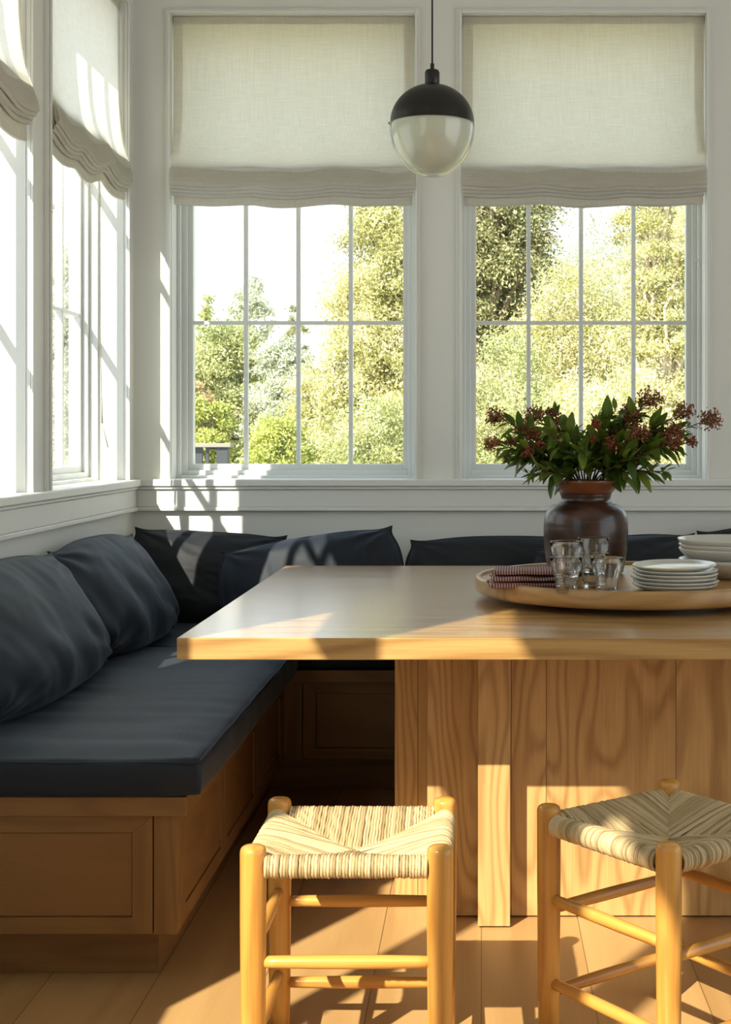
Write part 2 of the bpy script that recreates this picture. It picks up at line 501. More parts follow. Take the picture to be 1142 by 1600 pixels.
def wall_boxes(wins, u0, u1, ZH=ZH):
    """segments in (u, z) around the window openings"""
    seg = [(u0, u1, 0, ZS), (u0, u1, ZH, CEIL)]
    cur = u0
    for a, b_ in sorted(wins):
        seg.append((cur, a, ZS, ZH)); cur = b_
    seg.append((cur, u1, ZS, ZH))
    return seg
struct(boxes('wall_back', [(a, b_, YW, YW + TH, z0, z1) for a, b_, z0, z1 in wall_boxes(wins_b, XW - TH, XR)], M['paint'], bevel=0), 'pale painted back wall around the windows')
struct(boxes('wall_left', [(XW - TH, XW, a, b_, z0, z1) for a, b_, z0, z1 in wall_boxes(wins_l, YT, YW)] + [(XW - 0.06, XW, a, b_, z0, z1) for a, b_, z0, z1 in wall_boxes(wins_n, YN, YT, ZHN) + [(1.31, 1.975, 2.45, ZHN), (1.852, 1.975, ZS, 1.76)]], M['paint'], bevel=0), 'pale painted left wall around the windows, with unseen pieces added to block sun')  # unseen upper infill and jamb step added to keep sun off tabletop and cushion

struct(boxes('wall_rear', [(XW - 0.06, XR, YN - 0.12, YN, 0, CEIL)], M['paint'], bevel=0), 'pale painted wall added unseen behind the viewer to cut fill light')  # unseen wall added to cut the fill light from behind
struct(boxes('wall_right', [(XR, XR + 0.12, YN, -0.8, 0, CEIL), (XR, XR + 0.12, 3.6, YW + TH, 0, CEIL), (XR, XR + 0.12, -0.8, 3.6, 2.7, CEIL)], M['paint'], bevel=0), 'pale painted unseen right wall with a wide opening added for fill light')  # unseen wall added to dim the room, its opening widened for cool fill

# local frame of a wall: u along the wall, w out of the wall into the room, z up
def mapbox(side, u0, u1, w0, w1, z0, z1):
    if side == 'b': return (u0, u1, YW - w1, YW - w0, z0, z1)
    return (XW + w0, XW + w1, u0, u1, z0, z1)
def mp(side, u, w_, z):
    return (u, YW - w_, z) if side == 'b' else (XW + w_, u, z)

MUN_Z = [1.679, 2.248]
def slim_window(num, a, b_, label, ZH=ZHN):
    r = bpy.data.objects.new('window_%d' % num, None); C.objects.link(r); r.location = (XW - 0.03, (a + b_) / 2, ZS); struct(r, label)
    q = 0.03
    boxes('window_sash', [(XW - 0.05, XW - 0.02, a, a + q, ZS, ZH), (XW - 0.05, XW - 0.02, b_ - q, b_, ZS, ZH), (XW - 0.05, XW - 0.02, a + q, b_ - q, ZH - q, ZH), (XW - 0.05, XW - 0.02, a + q, b_ - q, ZS, ZS + 0.06)], M['sashpaint'], r, bevel=0.002)
    boxes('glass_pane', [(XW - 0.036, XW - 0.034, a + q, b_ - q, ZS + 0.06, ZH - q)], M['pane'], r, bevel=0)
def window(num, side, a, b_, cols=4, label=''):
    base = mp(side, (a + b_) / 2, -0.15, ZS)
    r = bpy.data.objects.new('window_%d' % num, None); C.objects.link(r); r.location = base; struct(r, label)
    mb = lambda *q: mapbox(side, *q)
    ga, gb, g0, g1 = a + 0.054, b_ - 0.054, 1.110, 2.817
    # sash around the glass, with stepped stops towards the room
    S = []
    def ring(i0, i1, w0, w1, bot=None):
        # ring from inset i0 to i1
        z0o = ZS + (bot[0] if bot else i0); z0i = ZS + (bot[1] if bot else i1)
        S.append(mb(a + i0, a + i1, w0, w1, z0o, ZH - i0)); S.append(mb(b_ - i1, b_ - i0, w0, w1, z0o, ZH - i0))
        S.append(mb(a + i1, b_ - i1, w0, w1, ZH - i1, ZH - i0)); S.append(mb(a + i1, b_ - i1, w0, w1, z0o, z0i))
    ring(0.0, 0.054, -0.195, -0.150, (0.0, 0.070))
    ring(0.0, 0.034, -0.150, -0.128, (0.0, 0.046))
    ring(0.0, 0.014, -0.128, -0.096, (0.0, 0.026))
    boxes('window_sash', S, M['sashpaint'], r, bevel=0.0025)
    Mn = []
    us = [ga + (gb - ga) * k / cols for k in range(1, cols)]
    for u in us: Mn.append(mb(u - 0.0085, u + 0.0085, -0.180, -0.152, g0, g1))
    if cols > 1:
        for z in MUN_Z: Mn.append(mb(ga, gb, -0.179, -0.153, z - 0.0075, z + 0.0075))
        boxes('muntin_grid', Mn, M['sashpaint'], r, bevel=0.002)
    boxes('glass_pane', [mb(ga, gb, -0.1675, -0.1645, g0, g1)], M['pane'], r, bevel=0)
    # slim bead round the opening on the room side
    B = [mb(a - 0.022, a - 0.002, 0, 0.014, ZS + 0.012, ZH + 0.022), mb(b_ + 0.002, b_ + 0.022, 0, 0.014, ZS + 0.012, ZH + 0.022),
         mb(a - 0.0015, b_ + 0.0015, 0, 0.014, ZH + 0.002, ZH + 0.022)]
    B += [mb(a - 0.012, a - 0.002, 0.0145, 0.022, ZS + 0.012, ZH + 0.012), mb(b_ + 0.002, b_ + 0.012, 0.0145, 0.022, ZS + 0.012, ZH + 0.012),
         mb(a - 0.0015, b_ + 0.0015, 0.0145, 0.022, ZH + 0.002, ZH + 0.012)]
    boxes('casing_bead', B, M['trimpaint'], r, bevel=0.002)
    return r
window(1, 'b', *wins_b[0], label='left of the two large back windows, looking onto sky and trees')
window(2, 'b', *wins_b[1], label='right back window behind the vase, filled with golden foliage')
window(3, 'b', *wins_b[2], label='back window further right')
WA = window(4, 'l', *wins_l[0], cols=4, label='left wall window next to the corner')
window(5, 'l', *wins_l[1], cols=4, label='left wall window at the edge of the frame')
for k in range(3):
    slim_window(6 + k, *wins_n[k], label='left wall window nearer the viewer', ZH=2.45 if k == 0 else ZHN)
# window crank on the sill of the corner window
cr = MB()
cr.box(XW - 0.125, XW - 0.07, 4.56, 4.60, 1.06, 1.10)
cr.tube([(XW - 0.09, 4.58, 1.10), (XW - 0.08, 4.60, 1.115), (XW - 0.06, 4.66, 1.10), (XW - 0.06, 4.68, 1.085)], 0.006, 8)
cr.build('window_crank', M['steel'], WA, smooth=False, bevel=0.003)

# sill (stool), apron and lower moulding: run round both walls
k_tr = 1
def trim(lst, label, bevel=0.003, mat='trimpaint'):
    global k_tr
    o = boxes('trim_%d' % k_tr, lst, M[mat], bevel=bevel); struct(o, label); k_tr += 1
    return o
trim([(XW - 0.10, XR, YW - 0.036, YW + 0.100, 1.026, 1.054)], 'window sill board along the back wall', 0.005)
trim([(XW - 0.100, XW + 0.040, YN, YW - 0.0365, 1.026, 1.054)], 'window sill board along the left wall', 0.005)
trim([(XW, XR, YW - 0.028, YW, 1.014, 1.0255)], 'cove under the back sill', 0.004)
trim([(XW, XW + 0.028, YN, YW - 0.0285, 1.014, 1.0255)], 'cove under the left sill', 0.004)
trim([(XW, XR, YW - 0.018, YW, 0.946, 1.0135), (XW, XR, YW - 0.024, YW, 0.930, 0.9455)], 'apron board under the back sill', 0.003)
trim([(XW, XW + 0.018, YN, YW - 0.0245, 0.946, 1.0135), (XW, XW + 0.024, YN, YW - 0.0245, 0.930, 0.9455)], 'apron board under the left sill', 0.003)

# ------------------------------------------------------------------ linen roman shades
def shade(side, a, b_, label, seed, zb=2.129, scallop=0.012, ear=0.0):
    rnd = random.Random(seed)
    loc = mp(side, (a + b_) / 2, 0.0, ZH - 0.004)
    r = thing('roman_shade', label, 'roman shade', loc, 'linen roman shades')
    NU = 72
    ua, ub = a + 0.004, b_ - 0.004
    ph = rnd.random() * 6
    def wav(t, amp=1.0):      # scalloped line with three sags between cord rings
        s = abs(math.sin(PI * (t * 3)))
        return -scallop * amp * (s ** 1.3) + scallop * 0.35 * math.sin(9.0 * t + ph)
    def edge_u(t, z, extra=0):
        # sides splay out a little towards the bottom
        k = max(0, (2.45 - z) / 0.3)
        e_ = (0.006 + extra) * min(k, 1.0)
        return ua - e_ + (ub - ua + 2 * e_) * t
    # the sheet: hangs flat just inside the opening then swells forward into the first fold
    prof = [(-0.012, ZH - 0.006), (-0.012, ZH - 0.03), (-0.012, 2.75), (-0.011, 2.6), (-0.010, 2.48), (-0.006, 2.40), (0.002, 2.33), (0.014, 2.29), (0.026, 2.262), (0.036, 2.235), (0.041, 2.215), (0.041, 2.203), (0.034, 2.197), (0.026, 2.205), (0.022, 2.24), (0.018, 2.28)]
    P = []
    for (w_, z) in prof:
        row = []
        low = min(1.0, max(0.0, (2.48 - z) / 0.25))
        for i in range(NU + 1):
            t = i / NU
            nz = mnoise.noise(Vector((t * 5, z * 3, seed)))
            row.append(mp(side, edge_u(t, z), w_ + 0.006 * low * nz + 0.002 * nz, z + wav(t) * low))
        P.append(row)
    MB().quad_grid(P).build('linen_panel', M['linen'], r)
    for (s0, s1) in ((0.0, 0.042), (1 - 0.042, 1.0)):
        MB().quad_grid([[mp(side, edge_u(s0 + (s1 - s0) * q / 4, z), -0.0145, z) for q in range(5)] for z in (ZH - 0.01, 2.7, 2.5, 2.40, 2.33)]).build('side_hem', M['hem'], r)
    # stacked folds hanging behind the first one
    spec = [(0.031, 2.186, 2.27), (0.022, 2.173, 2.27), (0.013, 2.160, 2.27), (0.003, zb, 2.28)]
    for k, (w0, zlow, ztop) in enumerate(spec):
        P = []
        pr = [(w0 - 0.006, ztop), (w0 - 0.004, (ztop + zlow) / 2), (w0 + 0.003, zlow + 0.012), (w0 + 0.002, zlow + 0.003), (w0 - 0.004, zlow), (w0 - 0.008, zlow + 0.006), (w0 - 0.009, zlow + 0.03), (w0 - 0.009, ztop)]
        am = 1.0 - 0.04 * k
        for (w_, z) in pr:
            row = []
            for i in range(NU + 1):
                t = i / NU
                nz = mnoise.noise(Vector((t * 6 + k, 0, seed + k)))
                low = 1 if z < (ztop - 0.01) else 0.3
                row.append(mp(side, edge_u(t, 2.15, -0.004 * k), w_ + 0.003 * nz, z + wav(t, am) * low + 0.0035 * nz))
            P.append(row)
        MB().quad_grid(P).build('hanging_fold', M['hem'], r, solid=0.002 if k == 3 else 0)
    hb = mapbox(side, ua, ub, -0.05, -0.014, ZH - 0.035, ZH - 0.004)
    boxes('head_rail', [hb], M['linen'], r, bevel=0.002)
    return r
S1 = shade('b', *wins_b[0], 'cream linen roman shade half lowered over the left back window', 1, scallop=0.010)
S2 = shade('b', *wins_b[1], 'cream linen roman shade half lowered over the right back window, behind the pendant lamp', 2, scallop=0.010)
S3 = shade('l', *wins_l[0], 'cream linen shade with scalloped folds on the left wall window next to the corner', 3, scallop=0.026)
S4 = shade('l', *wins_l[1], 'cream linen shade cut off by the left edge of the photo', 4, zb=2.11, scallop=0.022)
# cords
cd = MB()
cd.tube([(XW - 0.03, 5.20, 2.2), (XW - 0.03, 5.21, 1.6), (XW - 0.028, 5.22, 1.36)], 0.0015, 6)
cd.tube([(XW - 0.03, 5.22, 1.37), (XW - 0.028, 5.225, 1.27)], 0.0035, 8)
cd.tube([(XW - 0.028, 5.225, 1.27), (XW - 0.01, 5.24, 1.18)], 0.0022, 8)
o = cd.build('pull_cord', simple('taupe_cord', (0.35, 0.32, 0.26), 0.7), S3); 
cd = MB()
cd.tube([(0.85, YW - 0.004, 2.15), (0.848, YW - 0.004, 2.0), (0.852, YW - 0.004, 1.93)], 0.0012, 6)
cd.tube([(0.835, YW + 0.05, 1.925), (0.85, YW + 0.05, 1.915), (0.87, YW + 0.05, 1.925)], 0.003, 6)
cd.build('pull_cord', M['trimpaint'], S2)
cd = MB(); cd.tube([(-0.275, YW + 0.02, 2.15), (-0.28, YW + 0.02, 2.0), (-0.283, YW + 0.02, 1.93)], 0.0012, 6)
cd.build('pull_cord', M['trimpaint'], S1)

# ------------------------------------------------------------------ built-in bench
FX, FY = -0.675, 4.867            # front planes of the left and back runs
EY = 3.158                        # near end of the left run
ZB0, ZB1 = 0.118, 0.383           # underside and top of the box
bench = thing('bench', 'built-in oak corner bench with panelled drawers along both walls', 'bench', (-1.0, 4.2, 0))
body = MB()
body.box(XW + 0.002, FX - 0.016, EY + 0.016, YW - 0.002, ZB0 + 0.001, ZB1 - 0.001)
body.box(FX - 0.016, 2.6, FY + 0.016, YW - 0.002, ZB0 + 0.001, ZB1 - 0.001)
body.build('bench_body', M['gap'], bench, smooth=False, fixn=False)
bt = MB(); bt.box(XW + 0.002, FX + 0.023, EY - 0.012, YW - 0.002, ZB1, 0.426)
bt.box(FX + 0.0235, 2.6, FY - 0.023, YW - 0.002, ZB1, 0.426)
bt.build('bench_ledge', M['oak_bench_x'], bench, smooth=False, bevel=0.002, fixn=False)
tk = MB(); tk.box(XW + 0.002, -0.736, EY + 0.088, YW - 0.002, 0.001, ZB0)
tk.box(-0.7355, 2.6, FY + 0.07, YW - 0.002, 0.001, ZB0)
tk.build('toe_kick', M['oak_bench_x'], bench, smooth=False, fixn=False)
# corner stiles
boxes('corner_stile', [(-0.7265, FX, EY, EY + 0.0155, ZB0, ZB1), (FX - 0.0155, FX, EY + 0.0155, 3.205, ZB0, ZB1)], M['oak_bench_z'], bench, bevel=0.0008)
boxes('corner_stile', [(FX - 0.0155, -0.613, FY, FY + 0.0155, ZB0, ZB1), (FX - 0.0155, FX, 4.82, FY - 0.0002, ZB0, ZB1)], M['oak_bench_z'], bench, bevel=0.0008)

def drawer(plane, u0, u1):
    """framed drawer front: mitred frame and recessed flat panel. plane: 'end' (y=EY), 'side' (x=FX), 'back' (y=FY)"""
    def bx(a, b_, d0, d1, z0, z1):       # d measured into the box from the face
        if plane == 'end': return (a, b_, EY + d0, EY + d1, z0, z1)
        if plane == 'back': return (a, b_, FY + d0, FY + d1, z0, z1)
        return (FX - d1, FX - d0, a, b_, z0, z1)
    z0, z1 = ZB0 + 0.001, ZB1 - 0.002
    fw, fh = 0.045, 0.037
    g = 0.0016
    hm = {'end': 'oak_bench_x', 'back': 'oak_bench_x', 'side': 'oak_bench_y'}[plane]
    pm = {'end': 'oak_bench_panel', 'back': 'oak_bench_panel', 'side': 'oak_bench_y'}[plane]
    def pt(u, d, z):
        if plane == 'end': return (u, EY + d, z)
        if plane == 'back': return (u, FY + d, z)
        return (FX - d, u, z)
    # panel is the drawer front itself; frame members are its parts
    root = boxes('drawer', [bx(u0 + fw + g, u1 - fw - g, 0.004, 0.0155, z0 + fh + g, z1 - fh - g)], M[pm], bench, bevel=0.0006)
    def miter(name, pts, mat):
        mb_ = MB(); n_ = len(pts)
        for d in (0.0, 0.0155): mb_.v += [pt(u, d, z) for u, z in pts]
        mb_.f = [tuple(range(n_)), tuple(range(2 * n_ - 1, n_ - 1, -1))] + [(i, (i + 1) % n_, n_ + (i + 1) % n_, n_ + i) for i in range(n_)]
        mb_.build(name, mat, root, smooth=False, bevel=0.0006)
    h = 0.00015
    miter('frame_rail', [(u0 + h, z1), (u1 - h, z1), (u1 - fw - h, z1 - fh), (u0 + fw + h, z1 - fh)], M[hm])
    miter('frame_rail', [(u0 + h, z0), (u0 + fw + h, z0 + fh), (u1 - fw - h, z0 + fh), (u1 - h, z0)], M[hm])
    miter('frame_stile', [(u0, z0 + h), (u0, z1 - h), (u0 + fw, z1 - fh - h), (u0 + fw, z0 + fh + h)], M['oak_bench_z'])
    miter('frame_stile', [(u1, z0 + h), (u1 - fw, z0 + fh + h), (u1 - fw, z1 - fh - h), (u1, z1 - h)], M['oak_bench_z'])
    return root
drawer('end', XW + 0.01, -0.7295)
for a, b_ in ((3.2085, 3.74), (3.7435, 4.28), (4.2835, 4.817)): drawer('side', a, b_)
for a, b_ in ((-0.610, 0.12), (0.1235, 0.86), (0.8635, 1.6), (1.6035, 2.59)): drawer('back', a, b_)

# ------------------------------------------------------------------ seat cushions
def soft_box(x0, x1, y0, y1, z0, z1, seed, nx=70, ny=70, crown=0.014, rr=0.02, wr=0.004, wdir=(0.35, 1.0)):
    """top-and-sides shell of an upholstered slab as one closed grid"""
    mb_ = MB()
    cx, cy, cz = (x0 + x1) / 2, (y0 + y1) / 2, (z0 + z1) / 2
    hx, hy, hz = (x1 - x0) / 2, (y1 - y0) / 2, (z1 - z0) / 2
    # cross profile: go round in the (lateral, z) sense by latitude rings
    nlat = 18; P = []
    per = []
    # perimeter param: rounded rectangle
    N = nx
    def lin(n_): return [-1 + 2 * i / n_ for i in range(n_)]
    for t in lin(N): per.append((t, -1))
    for t in lin(N): per.append((1, t))
    for t in lin(N): per.append((-t, 1))
    for t in lin(N): per.append((-1, -t))
    lat = [(0.0, -1), (0.5, -1), (0.9, -1), (0.97, -0.97), (1.0, -0.86), (1.006, -0.6), (1.012, -0.2), (1.012, 0.2), (1.008, 0.6), (1.0, 0.84), (0.985, 0.97), (0.96, 1.0)] + [(0.92 - 0.92 * i / 26, 1.0) for i in range(27)]
    for (s_, h) in lat:
        row = []
        for (u, v) in per:
            # soften corners
            l = max(abs(u), abs(v)); q = math.hypot(u, v) / (l + 1e-9)
            cr_ = 1 - 0.012 * max(0, q - 1.25) * 8 * (s_ ** 3)
            # constant-width edge bands regardless of aspect
            ins = (1 - s_)
            if s_ > 0.9:
                X = cx + u * (hx - ins * 0.30) * cr_; Y = cy + v * (hy - ins * 0.30) * cr_
            else:
                kx = s_ / 0.92 * (hx - 0.08 * 0.30); ky = s_ / 0.92 * (hy - 0.08 * 0.30)
                X = cx + u * kx * cr_; Y = cy + v * ky * cr_
            Z = cz + h * hz
            ex = min(hx - abs(X - cx), hy - abs(Y - cy))
            if h >= 0.99:
                Z += crown * min(1, max(0, ex) / 0.10) ** 0.6
                n1 = mnoise.noise(Vector((X * 3 * wdir[0] + seed, Y * 16 * wdir[1], 0.3)))
                n2 = mnoise.noise(Vector((X * 7 + 3, Y * 7 + seed, 1.3)))
                Z += wr * (n1 * 1.1 + n2 * 0.8) * min(1, max(0, ex) / 0.05)
            elif h > -0.9:
                nn = mnoise.noise(Vector((X * 8, Y * 8, Z * 8 + seed)))
                d = 0.004 * nn
                X += d * (1 if abs(u) > abs(v) else 0) * (1 if u > 0 else -1)
                Y += d * (1 if abs(v) >= abs(u) else 0) * (1 if v > 0 else -1)
                if s_ > .9: Z += 0.003 * mnoise.noise(Vector((X * 6 + seed, Y * 6, 0)))
            row.append((X, Y, Z))
        P.append(row)
    mb_.quad_grid(P, close_v=True)
    return mb_
def seat_cushion(x0, x1, y0, y1, label, seed, wdir):
    r = thing('seat_cushion', label, 'cushion', ((x0 + x1) / 2, (y0 + y1) / 2, 0.427))
    soft_box(x0, x1, y0, y1, 0.4275, 0.505, seed, wdir=wdir, wr=0.0055).build('cushion_cover', M['navy'], r)
    z = 0.504; i_ = 0.006
    p = [(x0 + i_, y0 + i_, z), (x1 - i_ - .015, y0 + i_, z), (x1 - i_, y0 + i_ + .015, z), (x1 - i_, y1 - i_, z), (x0 + i_, y1 - i_, z)]
    pts = []
    for k in range(len(p)):
        a = Vector(p[k]); b_ = Vector(p[(k + 1) % len(p)]); n_ = max(2, int((b_ - a).length / 0.03))
        for q in range(n_):
            c = a.lerp(b_, q / n_); c.z += 0.003 * mnoise.noise(Vector((c.x * 6 + seed, c.y * 6, 0)))
            pts.append(c)
    MB().tube(pts, 0.0028, 6, closed=True).build('piping', M['navy'], r)
    return r
seat_cushion(XW + 0.012, FX + 0.058, EY - 0.026, 4.832, 'long navy seat cushion on the left run of the bench', 1, (0.35, 1.0))
seat_cushion(XW + 0.012, 2.55, 4.836, YW - 0.02, 'navy seat cushion on the back run of the bench, under the table edge', 5, (1.0, 0.35))

# ------------------------------------------------------------------ pillows
def pillow(name, label, W, H, T, centre, rot, seed, mat='navy', lean=0.0, wr=0.012, sag=0.0, group='navy scatter pillows', ears=0.03, wstretch=(1.2, 3.5), skew=0.0, roll=0.0, slump=0.0, top=0.18):
    """W along local x, H along local z, T thickness along local y"""
    n_ = 64
    grid = []
    for side in (1, -1):
        P = []
        for i in range(n_ + 1):
            row = []
            u = -1 + 2 * i / n_
            for j in range(n_ + 1):
                v = -1 + 2 * j / n_
                # outline: nearly straight edges, corners slightly cut but ending in small ears
                cu, cv = abs(u), abs(v)
                X = u * W / 2 * (1 + 0.035 * (1 - cv ** 2) - ears * cv ** 6 * 0.0)
                Z = v * H / 2 * (1 + 0.05 * (1 - cu ** 2))
                k_ = (cu * cv) ** 3
                X -= math.copysign(0.10 * H * k_ * (1 - (cu * cv) ** 8 * 0.75), u)
                Z -= math.copysign(0.08 * H * k_ * (1 - (cu * cv) ** 8 * 0.75), v)
                pu = max(0, 1 - cu ** 2.8); pv = max(0, 1 - cv ** 2.8)
                th = T / 2 * (pu ** 0.50) * (pv ** 0.50)
                e_ = min(1 - cu, 1 - cv)
                nn = mnoise.noise(Vector((X * wstretch[0] * 3 + seed * 3.1, Z * wstretch[1] * 3 + X * 4, side * 2.0)))
                n2 = mnoise.noise(Vector((X * 9 + seed, Z * 9, side)))
                n3 = abs(mnoise.noise(Vector((X * wstretch[0] * 7 + seed, Z * wstretch[1] * 7 + X * 6, side * 3.0))))
                ang = math.atan2(1 - cv, 1 - cu + 1e-6)
                pl = math.sin(ang * 11 + seed) * math.exp(-((1 - cu) ** 2 + (1 - cv) ** 2) * 2.5)
                env = min(1, e_ / 0.12)
                th += (wr * nn + wr * 0.5 * n2 + wr * 0.7 * pl - wr * 0.55 * n3) * env
                # belly sinks towards the bottom
                th *= 1 - top * v
                Zs = Z - sag * (1 - u * u) * max(0, v) - slump * max(0, v) * (0.5 - 0.5 * u)
                row.append(Vector((X + skew * v, side * th, Zs)))
            P.append(row)
        grid.append(P)
    rm = Matrix.Rotation(rot, 4, 'Z') @ Matrix.Rotation(lean, 4, 'X') @ Matrix.Rotation(-roll, 4, 'Y')
    cen = Vector(centre)
    r = thing(name, label, 'pillow', (centre[0], centre[1], centre[2] - H / 2), group)
    mb_ = MB()
    for P in grid:
        mb_.quad_grid([[cen + (rm @ p) for p in row] for row in P])
    o = mb_.build('pillow_cover', M[mat], r)
    wm = o.modifiers.new('weld', 'WELD'); wm.merge_threshold = 0.0004
    P = grid[0]; ed = [P[i][0] for i in range(n_ + 1)] + [P[n_][j] for j in range(1, n_ + 1)] + [P[i][n_] for i in range(n_ - 1, -1, -1)] + [P[0][j] for j in range(n_ - 1, 0, -1)]
    MB().tube([cen + (rm @ p) for p in ed], 0.0026, 5, closed=True).build('seam', M[mat], r)
    return r
SZ = 0.522
pillow('pillow', 'large navy pillow against the left wall, nearest the viewer', 1.08, 0.385, 0.185, (XW + 0.150, 3.78, SZ + 0.182), PI / 2, 1, lean=-0.34, wstretch=(1.4, 1.3), wr=0.012, skew=-0.08, top=0.35)
pillow('pillow', 'navy pillow on the left wall leaning behind the nearest one', 0.80, 0.385, 0.18, (XW + 0.152, 4.73, SZ + 0.178), PI / 2 - 0.08, 2, lean=-0.34, wstretch=(1.6, 1.4), wr=0.012, skew=-0.05, top=0.35)
pillow('pillow', 'dark navy pillow standing in the corner of the bench with a sunlit patch', 0.60, 0.36, 0.17, (-1.045, YW - 0.150, SZ + 0.166), 0.05, 3, mat='navydark', lean=-0.20, sag=0.02, roll=-0.06)
pillow('pillow', 'navy pillow with raised right corner, striped by sunlight under the left window', 0.66, 0.34, 0.16, (-0.625, YW - 0.315, SZ + 0.162), 0.02, 4, lean=-0.24, sag=0.01, roll=0.15, wstretch=(3, 1.2))
pillow('pillow', 'long straight navy pillow behind the table, left of the vase', 0.76, 0.32, 0.14, (0.100, YW - 0.150, SZ + 0.150), 0.0, 5, mat='navydark', lean=-0.14)
pillow('pillow', 'navy pillow right of the vase with its corner raised', 0.62, 0.33, 0.15, (0.505, YW - 0.33, SZ + 0.156), -0.03, 6, mat='navydark', lean=-0.18, roll=0.10)
pillow('pillow', 'navy pillow behind the stacked bowls at the right edge', 0.64, 0.36, 0.15, (1.135, YW - 0.150, SZ + 0.166), 0.02, 7, mat='navydark', lean=-0.14)

# ------------------------------------------------------------------ table
TY0, TY1, TX0, TX1, TZ0, TZ1 = 3.200, 4.975, -0.685, 1.525, 0.7206, 0.770
tbl = thing('dining_table', 'large oak dining table with thick top on a panelled pedestal', 'table', (0.42, 4.09, 0))
boxes('tabletop', [(TX0, TX1, TY0, TY1, TZ0, TZ1)], M['oak_top'], tbl, bevel=0.0025)
def panel(name, x0, x1, y0, y1):
    boxes(name, [(x0, x1, y0, y1, 0.004, TZ0)], M['oak_panel'], tbl, bevel=0.0015)
panel('pedestal_fin', -0.0085, 0.0715, 3.541, 3.6185)
panel('pedestal_panel', -0.1375, 0.075, 3.619, 3.699)
panel('pedestal_panel', 0.0755, 0.97, 3.619, 3.699)
panel('pedestal_core', -0.225, 1.06, 3.700, 4.47)
panel('pedestal_fin', 0.77, 0.85, 3.541, 3.6185)

# ------------------------------------------------------------------ tray and table setting
TC = (0.42, 3.985); TR = 0.437; ZT = 0.825
tray = thing('lazy_susan', 'round oak turntable tray on the table carrying vase, glasses and crockery', 'tray', (TC[0], TC[1], TZ1))
MB().lathe([(0, 0.0), (0.30, 0.0), (0.30, 0.017), (0, 0.017)], 64, (TC[0], TC[1], TZ1 + 0.0005)).build('turntable_base', M['black'], tray, smooth=False)
MB().lathe([(0, 0), (TR - 0.014, 0), (TR - 0.003, 0.006), (TR, 0.016), (TR, 0.040), (TR - 0.003, 0.046), (TR - 0.010, 0.048), (TR - 0.014, 0.046), (TR - 0.016, 0.037), (0, 0.037)], 160, (TC[0], TC[1], TZ1 + 0.018)).build('tray_top', M['oak_tray'], tray, autosm=50)
TS = TZ1 + 0.055 + 0.0005     # tray surface
# vase
def vase():
    V = (0.303, 4.13, TS)
    r = thing('vase', 'dark brown glazed clay vase with a flared red-brown rim on the tray', 'vase', V)
    pr = [(0, 0), (0.098, 0), (0.108, 0.006), (0.114, 0.03), (0.1205, 0.07), (0.1225, 0.11), (0.1220, 0.145), (0.1195, 0.165), (0.113, 0.182), (0.101, 0.196), (0.086, 0.205), (0.074, 0.209), (0.071, 0.214), (0.0715, 0.222), (0.0735, 0.226), (0.0735, 0.230), (0.066, 0.230), (0.064, 0.21), (0.09, 0.17), (0.10, 0.10), (0.09, 0.02), (0, 0.015)]
    MB().lathe(pr, 80, V).build('vase_body', M['glaze'], r, autosm=60)
    rm = [(0.0672, 0.2305), (0.0735, 0.2305), (0.079, 0.238), (0.087, 0.249), (0.093, 0.260), (0.0965, 0.266), (0.0965, 0.270), (0.093, 0.271), (0.0895, 0.268), (0.082, 0.252), (0.0672, 0.2315)]
    MB().lathe(rm, 80, V).build('vase_rim', M['glazerim'], r, autosm=60)
    return V
VV = vase()

# flowering branches
def leaf_pts(base, d, up, L, W, curl):
    """leaf as a 3 x 7 grid folded along the midrib"""
    d = d.normalized(); s_ = d.cross(up)
    if s_.length < 1e-3: s_ = d.cross(Vector((1, 0, 0)))
    s_.normalize(); nrm = s_.cross(d).normalized()
    P = []
    for i in range(7):
        t = i / 6
        w_ = W * (math.sin(PI * min(1, t * 0.93 + 0.03)) ** 0.8) * (1.12 - 0.45 * t)
        c = base + d * (L * t) - nrm * (curl * L * t * t)
        P.append([c - s_ * w_ + nrm * w_ * 0.35, c, c + s_ * w_ + nrm * w_ * 0.35])
    return P
def ico(mb_, c, r, rnd):
    c = Vector(c); o = len(mb_.v)
    vs_ = [(0, 0, 1), (1, 0, 0), (0, 1, 0), (-1, 0, 0), (0, -1, 0), (0, 0, -1)]
    q = rnd.random() * 2; cs, sn = math.cos(q), math.sin(q)
    for (x, y, z) in vs_: mb_.v.append(tuple(c + Vector((x * cs - y * sn, x * sn + y * cs, z)) * r))
    for (a, b_) in ((1, 2), (2, 3), (3, 4), (4, 1)): mb_.f += [(o, o + a, o + b_), (o + 5, o + b_, o + a)]
rndb = random.Random(11)
def vpx(px, py, Y):   # place a point of the bouquet in space from its measured position
    return Vector(((px - PX) * Y / F, Y, HC - (py - PY) * Y / F))
